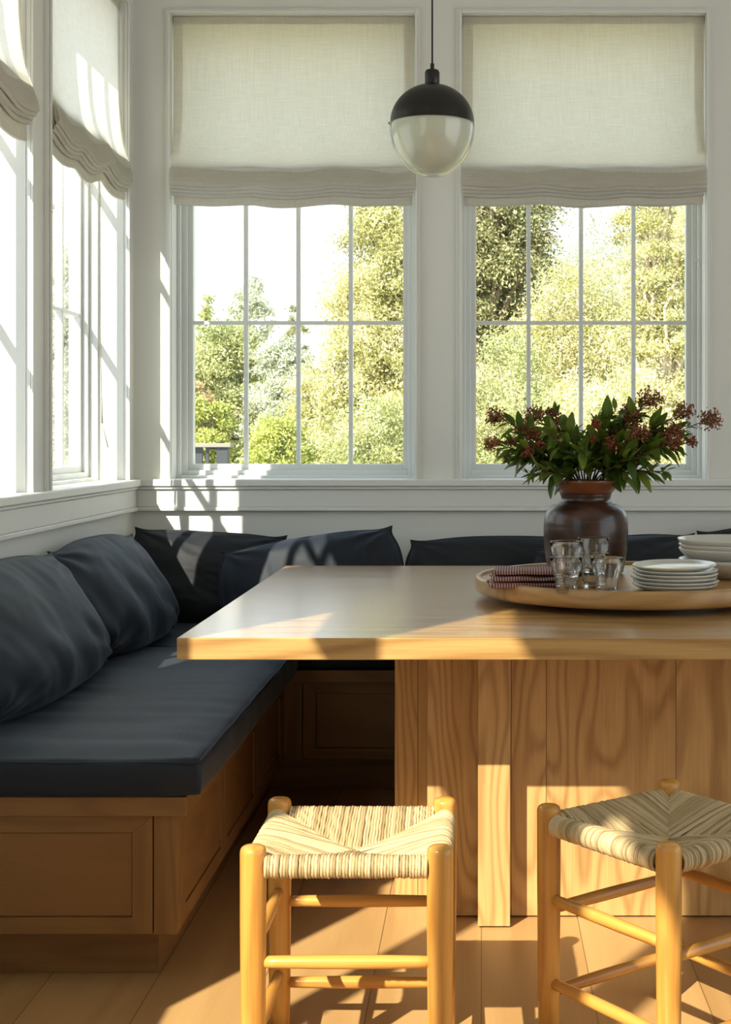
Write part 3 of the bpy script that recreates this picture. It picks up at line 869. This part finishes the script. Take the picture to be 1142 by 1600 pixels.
tips = [  # px, py, Y, cluster size, label
    (775, 650, 4.10, 1.0, 'leafy branch with rust buds reaching furthest left'),
    (768, 693, 4.02, 0.7, 'low drooping branch on the left, buds near its tip'),
    (798, 690, 4.05, 0.5, 'lower left branch bending towards the table'),
    (835, 648, 4.12, 0.9, 'bud-tipped branch in the left half of the bouquet'),
    (862, 645, 4.2, 0.8, 'upright branch left of the gap in the bouquet'),
    (815, 668, 4.22, 0.7, 'branch behind the left buds'),
    (852, 672, 3.98, 0.0, 'leafy shoot without buds left of centre'),
    (885, 672, 4.1, 0.0, 'short green shoot above the vase rim'),
    (930, 662, 4.05, 0.5, 'short branch in the centre with small buds'),
    (905, 700, 4.0, 0.0, 'lowest green shoot at the centre of the vase'),
    (962, 640, 4.1, 0.0, 'leafy shoot right of centre with a bare top'),
    (985, 640, 4.15, 0.8, 'bud-tipped branch right of centre'),
    (1016, 622, 4.1, 1.2, 'tallest branch with rust buds on the right'),
    (1000, 676, 4.02, 1.0, 'middle right branch carrying a dense bud cluster'),
    (1068, 643, 4.12, 1.0, 'right branch with buds in front of the window frame'),
    (1110, 655, 4.1, 1.1, 'branch reaching furthest right past the window'),
    (1052, 690, 4.0, 0.9, 'lower right branch with leaning leaves'),
    (1015, 712, 3.98, 0.0, 'lowest right shoot with narrow leaves'),
    (822, 742, 3.97, 0.0, 'drooping shoot hanging over the left side of the rim'),
    (790, 712, 4.10, 0.4, 'low spreading branch on the left with a small bud tip'),
    (1046, 738, 3.98, 0.0, 'low shoot with narrow leaves hanging to the right'),
    (1082, 690, 4.05, 0.5, 'spreading right branch just below the furthest buds'),
    (940, 715, 4.18, 0.0, 'green shoot behind the vase rim'),
]
for (px, py, Y, cs_, lab) in tips:
    tip = vpx(px, py, Y)
    root = Vector((VV[0], VV[1], TS + 0.265)) + Vector(((tip.x - VV[0]) * 0.14, rndb.uniform(-0.03, 0.03), 0))
    deep = Vector((VV[0] - (tip.x - VV[0]) * 0.12, VV[1] + rndb.uniform(-0.02, 0.02), TS + 0.12))
    L = (tip - root).length
    mid = root.lerp(tip, 0.45) + Vector((0, 0, 0.10 * L * (1 if abs(tip.x - root.x) < 0.1 else 0.4))) + Vector((-(tip.x - root.x) * 0.10, 0, 0.02))
    path = []
    for i in range(13):
        t = i / 12
        if t < 0.2: p = deep.lerp(root, t / 0.2)
        else:
            q = (t - 0.2) / 0.8; p = root * (1 - q) ** 2 + mid * 2 * q * (1 - q) + tip * q * q
        path.append(p)
    br = thing('flowering_branch', lab + ', standing in the brown vase', 'branch', tuple(root), 'branches in the vase')
    st = MB(); st.tube(path, [0.0030 - 0.0018 * i / 12 for i in range(13)], 6)
    lf = MB(); bd = MB()
    nl = int(14 + L * 95)
    for k in range(nl):
        t = rndb.uniform(0.30 if L > 0.15 else 0.35, 1.0)
        f_ = t * 12; i0 = min(11, int(f_)); p = path[i0].lerp(path[i0 + 1], f_ - i0)
        tg = (path[i0 + 1] - path[i0]).normalized()
        an = rndb.uniform(0, 2 * PI)
        a1 = tg.orthogonal().normalized(); a2 = tg.cross(a1)
        out = a1 * math.cos(an) + a2 * math.sin(an)
        d = (tg * rndb.uniform(0.4, 1.2) + out * rndb.uniform(0.5, 1.0) + Vector((0, 0, rndb.uniform(-0.45, 0.25)))).normalized()
        Ll = rndb.uniform(0.036, 0.074) * (1.0 if t < 0.85 else 0.6)
        st.tube([p, p + d * 0.006], 0.0009, 4)
        lf.quad_grid(leaf_pts(p + d * 0.005, d, Vector((rndb.uniform(-.5, .5), rndb.uniform(-.5, .5), 1)), Ll, Ll * rndb.uniform(0.18, 0.27), rndb.uniform(-0.1, 0.35)))
    if cs_ > 0:
        ncl = 3 if cs_ > 0.6 else 2
        for q in range(ncl):
            cc = tip if q == 0 else path[10 - q * 1] + Vector((rndb.uniform(-.02, .02), rndb.uniform(-.02, .02), rndb.uniform(-0.008, .02)))
            bd = MB()
            R = 0.036 * cs_ * (1.0 if q == 0 else 0.75)
            for k in range(int(190 * cs_ * (1 if q == 0 else 0.7))):
                v = Vector((rndb.gauss(0, 1), rndb.gauss(0, 1), rndb.gauss(0, 0.75))); v = v.normalized() * R * rndb.uniform(0.35, 1.0)
                ico(bd, cc + v, rndb.uniform(0.0020, 0.0040), rndb)
                if k % 4 == 0: st.tube([cc - Vector((0, 0, R * 0.5)), cc + v], 0.0006, 3, cap=False)
            bd.build('bud_cluster', M['bud'], br, smooth=False)
    st.build('stem', M['stem'], br)
    lf.build('foliage', M['leaf'], br)

# napkins
def napkin(k, z, dx, dy, rot, label):
    Wn, Dn, Tn = 0.205, 0.125, 0.0150
    mb_ = MB(); P = []; UV = []
    N, Kk = 60, 40
    cx, cy = 0.128 + dx, 3.765 + dy
    for i in range(N + 1):
        u = -1 + 2 * i / N
        row = []
        for j in range(Kk):
            a = 2 * PI * j / Kk
            c_, s_ = math.cos(a), math.sin(a)
            yy = math.copysign(abs(c_) ** 0.35, c_) * Dn / 2
            zz = math.copysign(abs(s_) ** 0.6, s_) * Tn / 2
            # left fold rounds off, cloth layers sag and ripple
            endr = math.sqrt(max(0.0, 1 - max(0, (abs(u) - 0.90) / 0.10) ** 2))
            x = u * Wn / 2 + (0.004 * math.sin(yy * 60 + k) if u < -0.5 else 0)
            rip = 0.0030 * mnoise.noise(Vector((x * 20 + k * 5, yy * 22, k)))
            z_ = z + Tn / 2 + zz * (0.12 + 0.88 * endr) * (1 - 0.12 * math.sin(3 * u + k)) + rip * (1 if zz > 0 else 0.3)
            lay = 0.0012 * math.sin((zz / Tn) * PI * 6)
            yy2 = yy * (0.9 + 0.1 * endr) + lay
            X = cx + x * math.cos(rot) - yy2 * math.sin(rot); Y = cy + x * math.sin(rot) + yy2 * math.cos(rot)
            row.append((X, Y, z_)); UV.append((x + 0.5, yy + zz * 2.2 + 0.5))
        P.append(row)
    mb_.quad_grid(P, close_v=True); mb_.uv = UV
    o = mb_.build('napkin', M['gingham'], loc=(cx, cy, z))
    tag(o, label, 'napkin', 'gingham napkins on the tray')
napkin(0, TS + 0.001, -0.006, 0.0, 0.10, 'bottom of the folded burgundy gingham napkins on the tray')
napkin(1, TS + 0.0175, 0.002, 0.002, 0.03, 'middle folded burgundy gingham napkin in the pile')
napkin(2, TS + 0.034, 0.010, 0.004, -0.03, 'folded burgundy gingham napkin on top of the pile')

# tumblers
def tumbler(x, y, z, label, s=1.0):
    def facet(r, zz, a):
        if zz < 0.004 or zz > 0.058: return r
        k = math.sin(PI * (zz - 0.004) / 0.054)
        return r * (1 - 0.045 * k * (abs(math.sin(a * 4.5)) ** 0.7))
    pr = [(0, 0.0), (0.0265, 0.0), (0.028, 0.002), (0.0275, 0.006), (0.0282, 0.018), (0.031, 0.036), (0.0345, 0.052), (0.0375, 0.060), (0.0398, 0.075), (0.0420, 0.0905), (0.0416, 0.0917), (0.0407, 0.0905), (0.0382, 0.075), (0.0358, 0.061), (0.0325, 0.052), (0.0288, 0.036), (0.0262, 0.020), (0.0255, 0.012), (0.020, 0.009), (0, 0.009)]
    mb_ = MB()
    P = []
    n_ = 72
    for idx, (r_, zz) in enumerate(pr):
        row = []
        for j in range(n_):
            a = 2 * PI * j / n_
            rr = max(r_, 1e-5)
            rr = facet(rr, zz, a) if idx < 9 else rr
            row.append((x + rr * math.cos(a), y + rr * math.sin(a), z + zz))
        P.append(row)
    mb_.quad_grid(P, close_v=True)
    o = mb_.build('tumbler', M['glass'], loc=(x, y, z))
    tag(o, label, 'glass', 'faceted glass tumblers on the tray')
tumbler(0.216, 3.625, TS, 'clear faceted tumbler at the bottom of the left front pair')
tumbler(0.217, 3.624, TS + 0.040, 'clear faceted tumbler nested on top of the left front pair')
tumbler(0.293, 3.745, TS, 'lower clear tumbler of the pair standing behind, before the vase')
tumbler(0.295, 3.745, TS + 0.040, 'upper clear tumbler of the pair standing behind, before the vase')
tumbler(0.318, 3.605, TS, 'single clear faceted tumbler at the front, right of the nested pair')

# plates
pos_w = ['lowest', 'second lowest', 'third', 'fourth', 'fifth', 'topmost']
for k in range(6):
    R = 0.110
    x, y, z = 0.502 + 0.0025 * math.sin(k * 2.3), 3.690 + 0.002 * math.cos(k * 3.1), TS + k * 0.0095
    def wob(r_, zz, a, k=k): return r_ * (1 + 0.010 * math.sin(2 * a + k) + 0.004 * math.sin(5 * a + k * 2))
    pr = [(0, 0), (0.072, 0.0), (0.080, 0.001), (0.095, 0.006), (0.107, 0.0125), (0.110, 0.0150), (0.1095, 0.0168), (0.107, 0.0165), (0.094, 0.0095), (0.078, 0.0052), (0, 0.0045)]
    pr = [(a, b_) for a, b_ in pr]
    o = MB().lathe(pr, 64, (x, y, z), mod=wob).build('plate', M['ceramic'], loc=(x, y, z))
    if k == 5: o.rotation_euler = (0.02, -0.02, 0); o.location.z += 0.0035
    tag(o, 'off-white handmade side plate, %s of the stack on the tray' % pos_w[k], 'plate', 'side plates stacked on the tray')
# bowls
bw = ['lowest', 'second', 'third', 'topmost']
for k in range(4):
    x, y, z = 0.700, 4.005, TS + [0, 0.030, 0.042, 0.057][k]
    s_ = [1.0, 0.99, 1.0, 1.03][k]
    def wob(r_, zz, a, k=k): return r_ * (1 + 0.008 * math.sin(2 * a + k * 1.7) + 0.004 * math.sin(3 * a + k))
    pr = [(0, 0), (0.060, 0.0), (0.066, 0.001), (0.075, 0.006), (0.105, 0.018), (0.128, 0.032), (0.140, 0.044), (0.145, 0.052), (0.144, 0.0545), (0.1415, 0.053), (0.137, 0.045), (0.125, 0.036), (0.103, 0.0235), (0.075, 0.0115), (0, 0.0085)]
    o = MB().lathe([(a * s_, b_) for a, b_ in pr], 80, (x, y, z), mod=wob).build('bowl', M['ceramic'], loc=(x, y, z))
    tag(o, 'wide off-white ceramic bowl, %s of the stack at the right edge of the tray' % bw[k], 'bowl', 'bowls stacked on the tray')

# ------------------------------------------------------------------ pendant lamp
PLx, PLy, PLz = -0.1415, 4.10, 2.124
pl = thing('pendant_lamp', 'globe pendant lamp with black dome and milky glass bowl hanging over the table', 'lamp', (PLx, PLy, PLz))
Rg = 0.1205
dome = [(Rg + 0.001, -0.002)] + [(Rg * math.cos(a), Rg * 0.93 * math.sin(a)) for a in [PI / 2 * i / 24 for i in range(24)]] + [(0.0, Rg * 0.93)]
MB().lathe(dome, 96, (PLx, PLy, PLz)).build('lamp_dome', M['black'], pl, solid=0.0015)
egg = [((Rg - 0.003) * math.cos(a), -0.001 - 0.140 * math.sin(a) ** 1.03) for a in [PI / 2 * i / 28 for i in range(28)]] + [(0, -0.141)]
MB().lathe(egg, 96, (PLx, PLy, PLz)).build('glass_bowl', M['opal'], pl)
def eg(a):
    return ((Rg + 0.002) * math.cos(a) ** 0.92, -0.003 - 0.150 * math.sin(a) ** 1.05)
shell = [eg(PI / 2 * i / 28) for i in range(28)] + [(0, -0.153)]
MB().lathe(shell, 96, (PLx, PLy, PLz)).build('clear_glass_shell', M['clearshell'], pl, solid=0.002)
ct = Rg * 0.93
MB().lathe([(0, ct - 0.003), (0.019, ct - 0.003), (0.0215, ct + 0.001), (0.0215, ct + 0.034), (0.018, ct + 0.041), (0.009, ct + 0.043), (0.006, ct + 0.046), (0.0058, ct + 0.060), (0.003, ct + 0.062), (0, ct + 0.062)], 40, (PLx, PLy, PLz)).build('lamp_cap', M['black'], pl, autosm=40)
MB().tube([(PLx, PLy, PLz + ct + 0.06), (PLx, PLy, CEIL - 0.02)], 0.0026, 8).build('cord', M['cord'], pl)
MB().lathe([(0, 0), (0.06, 0.0), (0.06, 0.02), (0, 0.02)], 40, (PLx, PLy, CEIL - 0.0205)).build('ceiling_rose', M['black'], pl, smooth=False)
MB().tube([(PLx - Rg - 0.0055, PLy, PLz + 0.001), (PLx - Rg + 0.004, PLy, PLz + 0.001)], 0.0035, 10).build('set_screw', M['black'], pl)

# ------------------------------------------------------------------ rush stools
def make_stool():
    """built around the origin: square of leg centres, side 0.342, front towards -y"""
    r = thing('stool', '', 'stool', (0, 0, 0), 'rush seated stools')
    h = 0.1715
    rnd = random.Random(5)
    LR = 0.0242
    for (sx_, sy_) in ((-1, -1), (1, -1), (1, 1), (-1, 1)):
        x, y = sx_ * h, sy_ * h
        pr = [(0, 0.0005), (0.0195, 0.0005), (0.0215, 0.005), (0.0225, 0.10), (0.0232, 0.2), (LR, 0.33), (LR, 0.460), (LR - 0.0008, 0.4655), (LR - 0.003, 0.4695), (LR - 0.007, 0.472), (0.008, 0.4735), (0, 0.474)]
        MB().lathe(pr, 32, (x, y, 0)).build('leg', M['pine_leg'], r, autosm=60)
    def rung(a, b_, z, rot_z):
        a = Vector((*a, z)); b_ = Vector((*b_, z)); n_ = 10
        pts = [a.lerp(b_, i / n_) for i in range(n_ + 1)]
        rr = [0.0105 + 0.0022 * math.sin(PI * i / n_) for i in range(n_ + 1)]
        # own frame so that the grain runs along the rung
        mb_ = MB(); d = (b_ - a).length
        mb_.tube([(-d / 2 + d * i / n_, 0, 0) for i in range(n_ + 1)], rr, 16)
        o = mb_.build('stretcher', M['pine_rung'], None)
        o.parent = r; o.location = (a + b_) / 2; o.rotation_euler = (0, 0, rot_z)
    for z in (0.259, 0.090):
        rung((-h + .01, -h), (h - .01, -h), z, 0); rung((-h + .01, h), (h - .01, h), z, 0)
    for z in (0.283, 0.112):
        rung((-h, -h + .01), (-h, h - .01), z, PI / 2); rung((h, -h + .01), (h, h - .01), z, PI / 2)
    # seat rails hidden in the rush
    core = MB()
    zr = 0.434
    for (a, b_) in (((-h, -h), (h, -h)), ((h, -h), (h, h)), ((h, h), (-h, h)), ((-h, h), (-h, -h))):
        core.tube([(*a, zr), (*b_, zr)], 0.013, 10)
    ns = 9
    # dark infill sheet under the strands
    G = []
    for i in range(ns + 1):
        row = []
        for j in range(ns + 1):
            u = -1 + 2 * i / ns; v = -1 + 2 * j / ns
            m_ = max(abs(u), abs(v))
            row.append((u * h, v * h, 0.400 + 0.036 * m_ ** 1.5 - 0.004))
        G.append(row)
    core.quad_grid(G)
    core.build('seat_core', M['rushtrim'], r)
    st = MB()
    NS = 52
    pitch = (2 * h - 2 * 0.022) / NS
    sr = pitch * 0.56
    for side in range(4):
        ca, sa = math.cos(side * PI / 2), math.sin(side * PI / 2)
        def W(x, y, z):      # side 0: rail at y=-h; strands run along y
            return (x * ca - y * sa, x * sa + y * ca, z)
        for k in range(NS):
            x = -h + 0.022 + pitch * (k + 0.5) + rnd.uniform(-0.0006, 0.0006)
            yi = -abs(x) + rnd.uniform(-0.002, 0.004) if abs(x) > 0.012 else 0.004
            path = []
            Rr = 0.0185 + rnd.uniform(-0.0008, 0.0010)
            # start under the rail, round its outside, over the top
            for a in range(-110, 91, 20):
                an = math.radians(a)
                path.append((x + rnd.uniform(-.0002, .0002), -h - math.cos(an) * Rr, zr + math.sin(an) * Rr))
            ytop = -h + 0.004
            m_ = abs(x) / h
            zend = 0.410 + 0.038 * m_ ** 1.6
            n_ = 7
            for q in range(1, n_ + 1):
                t = q / n_
                y = ytop + (yi - ytop) * t
                z = (zr + Rr) + (zend - (zr + Rr)) * (t ** 1.25) - 0.0015 * math.sin(PI * t)
                path.append((x + 0.0007 * math.sin(q * 2.2 + k), y, z + rnd.uniform(-0.0004, 0.0004)))
            path.append((x * 0.98, yi + 0.002, zend - 0.008))
            rr = [sr * (1 + 0.10 * math.sin(i * 1.9 + k * 2.1)) for i in range(len(path))]
            st.tube([W(*p) for p in path], rr, 6)
    st.build('rush_seat', M['rush'], r)
    return r
stool = make_stool()
stool.location = (-0.2475, 2.785, 0)
stool['label'] = 'square rush-seated wooden stool in front of the table pedestal, left one'
st2 = copy_tree(stool)
st2.location = (0.378 + 0.0, 2.8715, 0)
st2.rotation_euler = (0, 0, math.radians(37.5))
st2['label'] = 'rush-seated wooden stool turned corner-on at the right edge'

# ------------------------------------------------------------------ outside
def terrain():
    P = []
    for i in range(50):
        row = []
        y = 6.2 + i * 1.6
        for j in range(60):
            x = -30 + j * 1.1
            z = -1.6 + 0.03 * (y - 6) + max(0, (y - 12)) * 0.085 * (1 / (1 + math.exp(-(x - 1.0 + 0.03 * y) * 0.6))) + 0.25 * mnoise.noise(Vector((x * 0.3, y * 0.3, 0)))
            row.append((x, y, z))
        P.append(row)
    return MB().quad_grid(P).build('hillside_ground', M['ground'])
o = terrain(); struct(o, 'dry sloping hillside beyond the windows')

def leaf_cloud(name, centres, spread, per, size, mat, parent, rng, squash=1.0, droop=0.0, narrow=0.45):
    centres = np.array(centres)
    n_ = len(centres) * per
    c = np.repeat(centres, per, axis=0)
    g = rng.normal(size=(n_, 3)) * spread
    g[:, 2] *= squash
    g[:, 2] -= droop * np.hypot(g[:, 0], g[:, 1])
    p = c + g
    d = rng.normal(size=(n_, 3)); d[:, 2] -= droop * 0.8; d /= np.linalg.norm(d, axis=1, keepdims=True)
    e_ = rng.normal(size=(n_, 3)); s_ = np.cross(d, e_); s_ /= np.linalg.norm(s_, axis=1, keepdims=True)
    L = size * rng.uniform(0.6, 1.4, size=(n_, 1)); Wd = L * narrow
    v = np.stack([p, p + d * L * 0.5 + s_ * Wd * 0.5, p + d * L, p + d * L * 0.5 - s_ * Wd * 0.5], axis=1).reshape(-1, 3)
    v -= np.array(parent_world(parent))
    me = bpy.data.meshes.new(name)
    me.vertices.add(n_ * 4); me.vertices.foreach_set('co', v.astype(np.float32).ravel())
    me.loops.add(n_ * 4); me.loops.foreach_set('vertex_index', np.arange(n_ * 4, dtype=np.int32))
    me.polygons.add(n_); me.polygons.foreach_set('loop_start', np.arange(0, n_ * 4, 4, dtype=np.int32))
    me.update(calc_edges=True)
    me.materials.append(mat)
    o = bpy.data.objects.new(name, me); C.objects.link(o); o.parent = parent
    return o

def tree(px, Y, top_py, half_px, label, mat, bark='bark', cat='tree', seed=0, size=0.07, n_cl=130, per=130, bottom=None, droop=0.0, spread=None, tipy=0.0, twigs=36, name='tree', trunk_r=None, depth=0.8, narrow=0.45):
    rng = np.random.default_rng(seed); rnd = random.Random(seed)
    x = (px - PX) * Y / F; ztop = HC + (PY - top_py) * Y / F; hw = half_px * Y / F
    zb = -1.5 if bottom is None else bottom
    zg = -1.7
    r = thing(name, label, cat, (x, Y, zg), 'trees and shrubs outside')
    H = ztop - zb; cz = (ztop + zb) / 2
    tr_ = trunk_r or max(0.05, hw * 0.06)
    st = MB()
    ph = rnd.random() * 6
    trunk = [(x + 0.05 * hw * math.sin(i * 0.7 + ph), Y, zg + (ztop - 0.1 * H - zg) * i / 10) for i in range(11)]
    st.tube(trunk, [tr_ * (1.15 - 0.09 * i) for i in range(11)], 8)
    cents = []
    while len(cents) < n_cl:
        u, v, w_ = rnd.uniform(-1, 1), rnd.uniform(-1, 1), rnd.uniform(-1, 1)
        rad = math.sqrt(u * u + v * v)
        lim = math.sqrt(max(0, 1 - w_ * w_)) if tipy == 0 else (1 - (w_ + 1) / 2 * tipy) * min(1, (w_ + 1.02) * 4)
        lim *= 0.82 + 0.25 * mnoise.noise(Vector((u * 3 + seed, v * 3, w_ * 3)))
        if rad > lim or rad < lim * 0.25: continue
        cents.append((x + u * hw, Y + v * hw * depth, cz + w_ * H / 2))
    for k in range(min(twigs, len(cents))):
        c = cents[k]; t = min(0.93, max(0.15, (c[2] - zg) / (ztop - zg) - 0.12)); i0 = int(t * 10)
        a = Vector(trunk[min(10, i0)]); b_ = Vector(c)
        m_ = a.lerp(b_, 0.5) + Vector((0, 0, 0.08 * (b_ - a).length))
        pts = [a.lerp(m_, 0.5), m_, m_.lerp(b_, .55) + Vector((rnd.uniform(-.1, .1), rnd.uniform(-.1, .1), 0.03)), b_, b_ + Vector((rnd.uniform(-.3, .3), rnd.uniform(-.3, .0), rnd.uniform(-.3, .15))) * (hw * 0.4)]
        st.tube([a] + pts, [tr_ * 0.45, tr_ * .38, tr_ * .30, tr_ * .24, tr_ * .17, tr_ * .06], 5)
        for q in range(3):
            d_ = Vector((rnd.uniform(-1, 1), rnd.uniform(-1, 0.1), rnd.uniform(-1, 0.3))) * hw * 0.22
            st.tube([b_, b_ + d_ * 0.5 + Vector((0, 0, 0.03 * hw)), b_ + d_], [tr_ * .14, tr_ * .09, tr_ * .03], 4)
    st.build('trunk', M[bark], r)
    sp_ = spread or hw * 0.115
    leaf_cloud('foliage', cents, sp_, int(per * 1.9), size * 0.70, M[mat], r, rng, squash=0.7, droop=droop, narrow=narrow)
    return r

# seen through the left back window
tree(322, 46, 448, 34, 'dark narrow pine on the far skyline at the left', 't_olive', seed=1, size=0.16, n_cl=90, per=90, tipy=0.8, bottom=1.0)
tree(388, 48, 436, 52, 'pale round-crowned eucalyptus on the skyline', 't_hazy', seed=2, size=0.17, n_cl=150, per=90, bottom=1.0)
tree(462, 52, 474, 30, 'small dark skyline tree beside the muntin', 't_dark', seed=3, size=0.15, n_cl=80, per=80, bottom=1.0)
tree(355, 34, 505, 95, 'wide olive tree filling the middle left pane', 't_olive', seed=4, size=0.13, n_cl=260, per=130, bottom=-1)
tree(250, 36, 520, 110, 'broad pale tree beyond the left window frame', 't_hazy', seed=24, size=0.14, n_cl=200, per=100, bottom=-1)
tree(440, 28, 520, 62, 'hazy grey-green tree in the second pane', 't_hazy', seed=5, size=0.10, n_cl=200, per=130, bottom=-1)
tree(320, 24, 585, 40, 'rust-tinged shrub at the left edge of the glass', 't_rust', seed=6, size=0.09, n_cl=120, per=100, bottom=-1, cat='shrub', name='shrub')
tree(322, 17, 612, 62, 'bright green shrub above the deck railing', 't_green', seed=7, size=0.07, n_cl=190, per=120, bottom=-1.4, cat='shrub', name='shrub')
tree(388, 20, 640, 30, 'dark little conifer low in the second pane', 't_dark', seed=8, size=0.07, n_cl=90, per=100, tipy=0.7, bottom=-1.2)
tree(440, 15, 655, 95, 'low yellow-green bush along the bottom of the left back window', 't_green', seed=9, size=0.06, n_cl=220, per=120, bottom=-1.4, cat='shrub', name='shrub')
tree(505, 19, 560, 90, 'golden shrub under the big tree in the left back window', 't_gold', seed=10, size=0.07, n_cl=260, per=130, bottom=-1.4, cat='shrub', name='shrub')
tree(610, 18, 215, 115, 'tall golden-green tree on the right of the left back window', 't_gold', bark='bark', seed=11, size=0.07, n_cl=420, per=150, bottom=-1.2, droop=0.3, twigs=60)
tree(575, 14, 600, 110, 'yellow-green brush below the tall golden tree', 't_olive', seed=12, size=0.05, n_cl=240, per=130, bottom=-1.4, cat='shrub', name='shrub')
# seen through the right back window
tree(770, 24, 120, 130, 'dark-branched conifer at the top left of the right window', 't_dark', bark='bark', seed=13, size=0.10, n_cl=330, per=110, bottom=2.6, droop=0.5, twigs=70, trunk_r=0.16)
tree(905, 22, 395, 155, 'golden drooping tree in the middle of the right window', 't_gold', bark='barkpale', seed=14, size=0.075, n_cl=480, per=140, bottom=-1.2, droop=0.5, twigs=90)
tree(1030, 17, 90, 78, 'tree with a tall pale trunk in the right hand panes', 't_gold', bark='barkpale', seed=15, size=0.06, n_cl=330, per=120, bottom=-1, droop=0.4, twigs=80, trunk_r=0.085)
tree(1130, 20, 150, 120, 'green-gold tree at the right edge of the right window', 't_olive', bark='barkpale', seed=16, size=0.07, n_cl=330, per=130, bottom=-1.2, droop=0.3, twigs=60)
tree(800, 16, 520, 130, 'olive brush at the lower left of the right window', 't_olive', bark='barkpale', seed=17, size=0.055, n_cl=330, per=130, bottom=-1.4, twigs=80, cat='shrub', name='shrub')
tree(950, 14, 560, 150, 'pale golden brush behind the bouquet', 't_gold', bark='barkpale', seed=18, size=0.05, n_cl=380, per=140, bottom=-1.4, twigs=90, cat='shrub', name='shrub')
tree(955, 34, 335, 170, 'broad pale tree on the hill above the right window scene', 't_hazy', bark='barkpale', seed=19, size=0.13, n_cl=330, per=90, bottom=0, twigs=50)
tree(700, 28, 300, 120, 'olive tree between the two back windows', 't_olive', seed=20, size=0.10, n_cl=300, per=120, bottom=-1)
# beyond the left wall windows
tree(60, 20, 300, 90, 'grey-green tree seen through the corner window of the left wall', 't_hazy', seed=21, size=0.10, n_cl=220, per=110, bottom=-1)
tree(150, 30, 380, 80, 'grey-green tree seen through the far panes of the corner window', 't_hazy', seed=22, size=0.12, n_cl=200, per=100, bottom=-1)

# deck railing
ry = 8.2
k_ = ry / F
def X_(px): return (px - PX) * k_
def Z_(py): return HC - (py - PY) * k_
rl = thing('deck_railing', 'charcoal deck railing corner with weathered cap outside the left back window', 'railing', (X_(330), ry, Z_(725) - 1.0))
boxes('cap_rail', [(X_(120), X_(362), ry - 0.04, ry + 0.07, Z_(699), Z_(692.5))], M['railcap'], rl, bevel=0.004)
boxes('railing_post', [(X_(339), X_(357), ry - 0.02, ry + 0.05, Z_(725) - 1.0, Z_(699))], M['rail'], rl, bevel=0.003)
boxes('railing_panel', [(X_(120), X_(316), ry, ry + 0.03, Z_(725) - 1.0, Z_(699)), (X_(321), X_(326), ry, ry + 0.03, Z_(725) - 1.0, Z_(699)), (X_(326), X_(339), ry, ry + 0.03, Z_(702), Z_(699))], M['rail'], rl, bevel=0.002)
boxes('outside_deck', [(-4.5, X_(362), YW + TH + 0.02, ry + 0.06, Z_(725) - 1.06, Z_(725) - 1.0)], M['railcap'], rl, bevel=0.0)
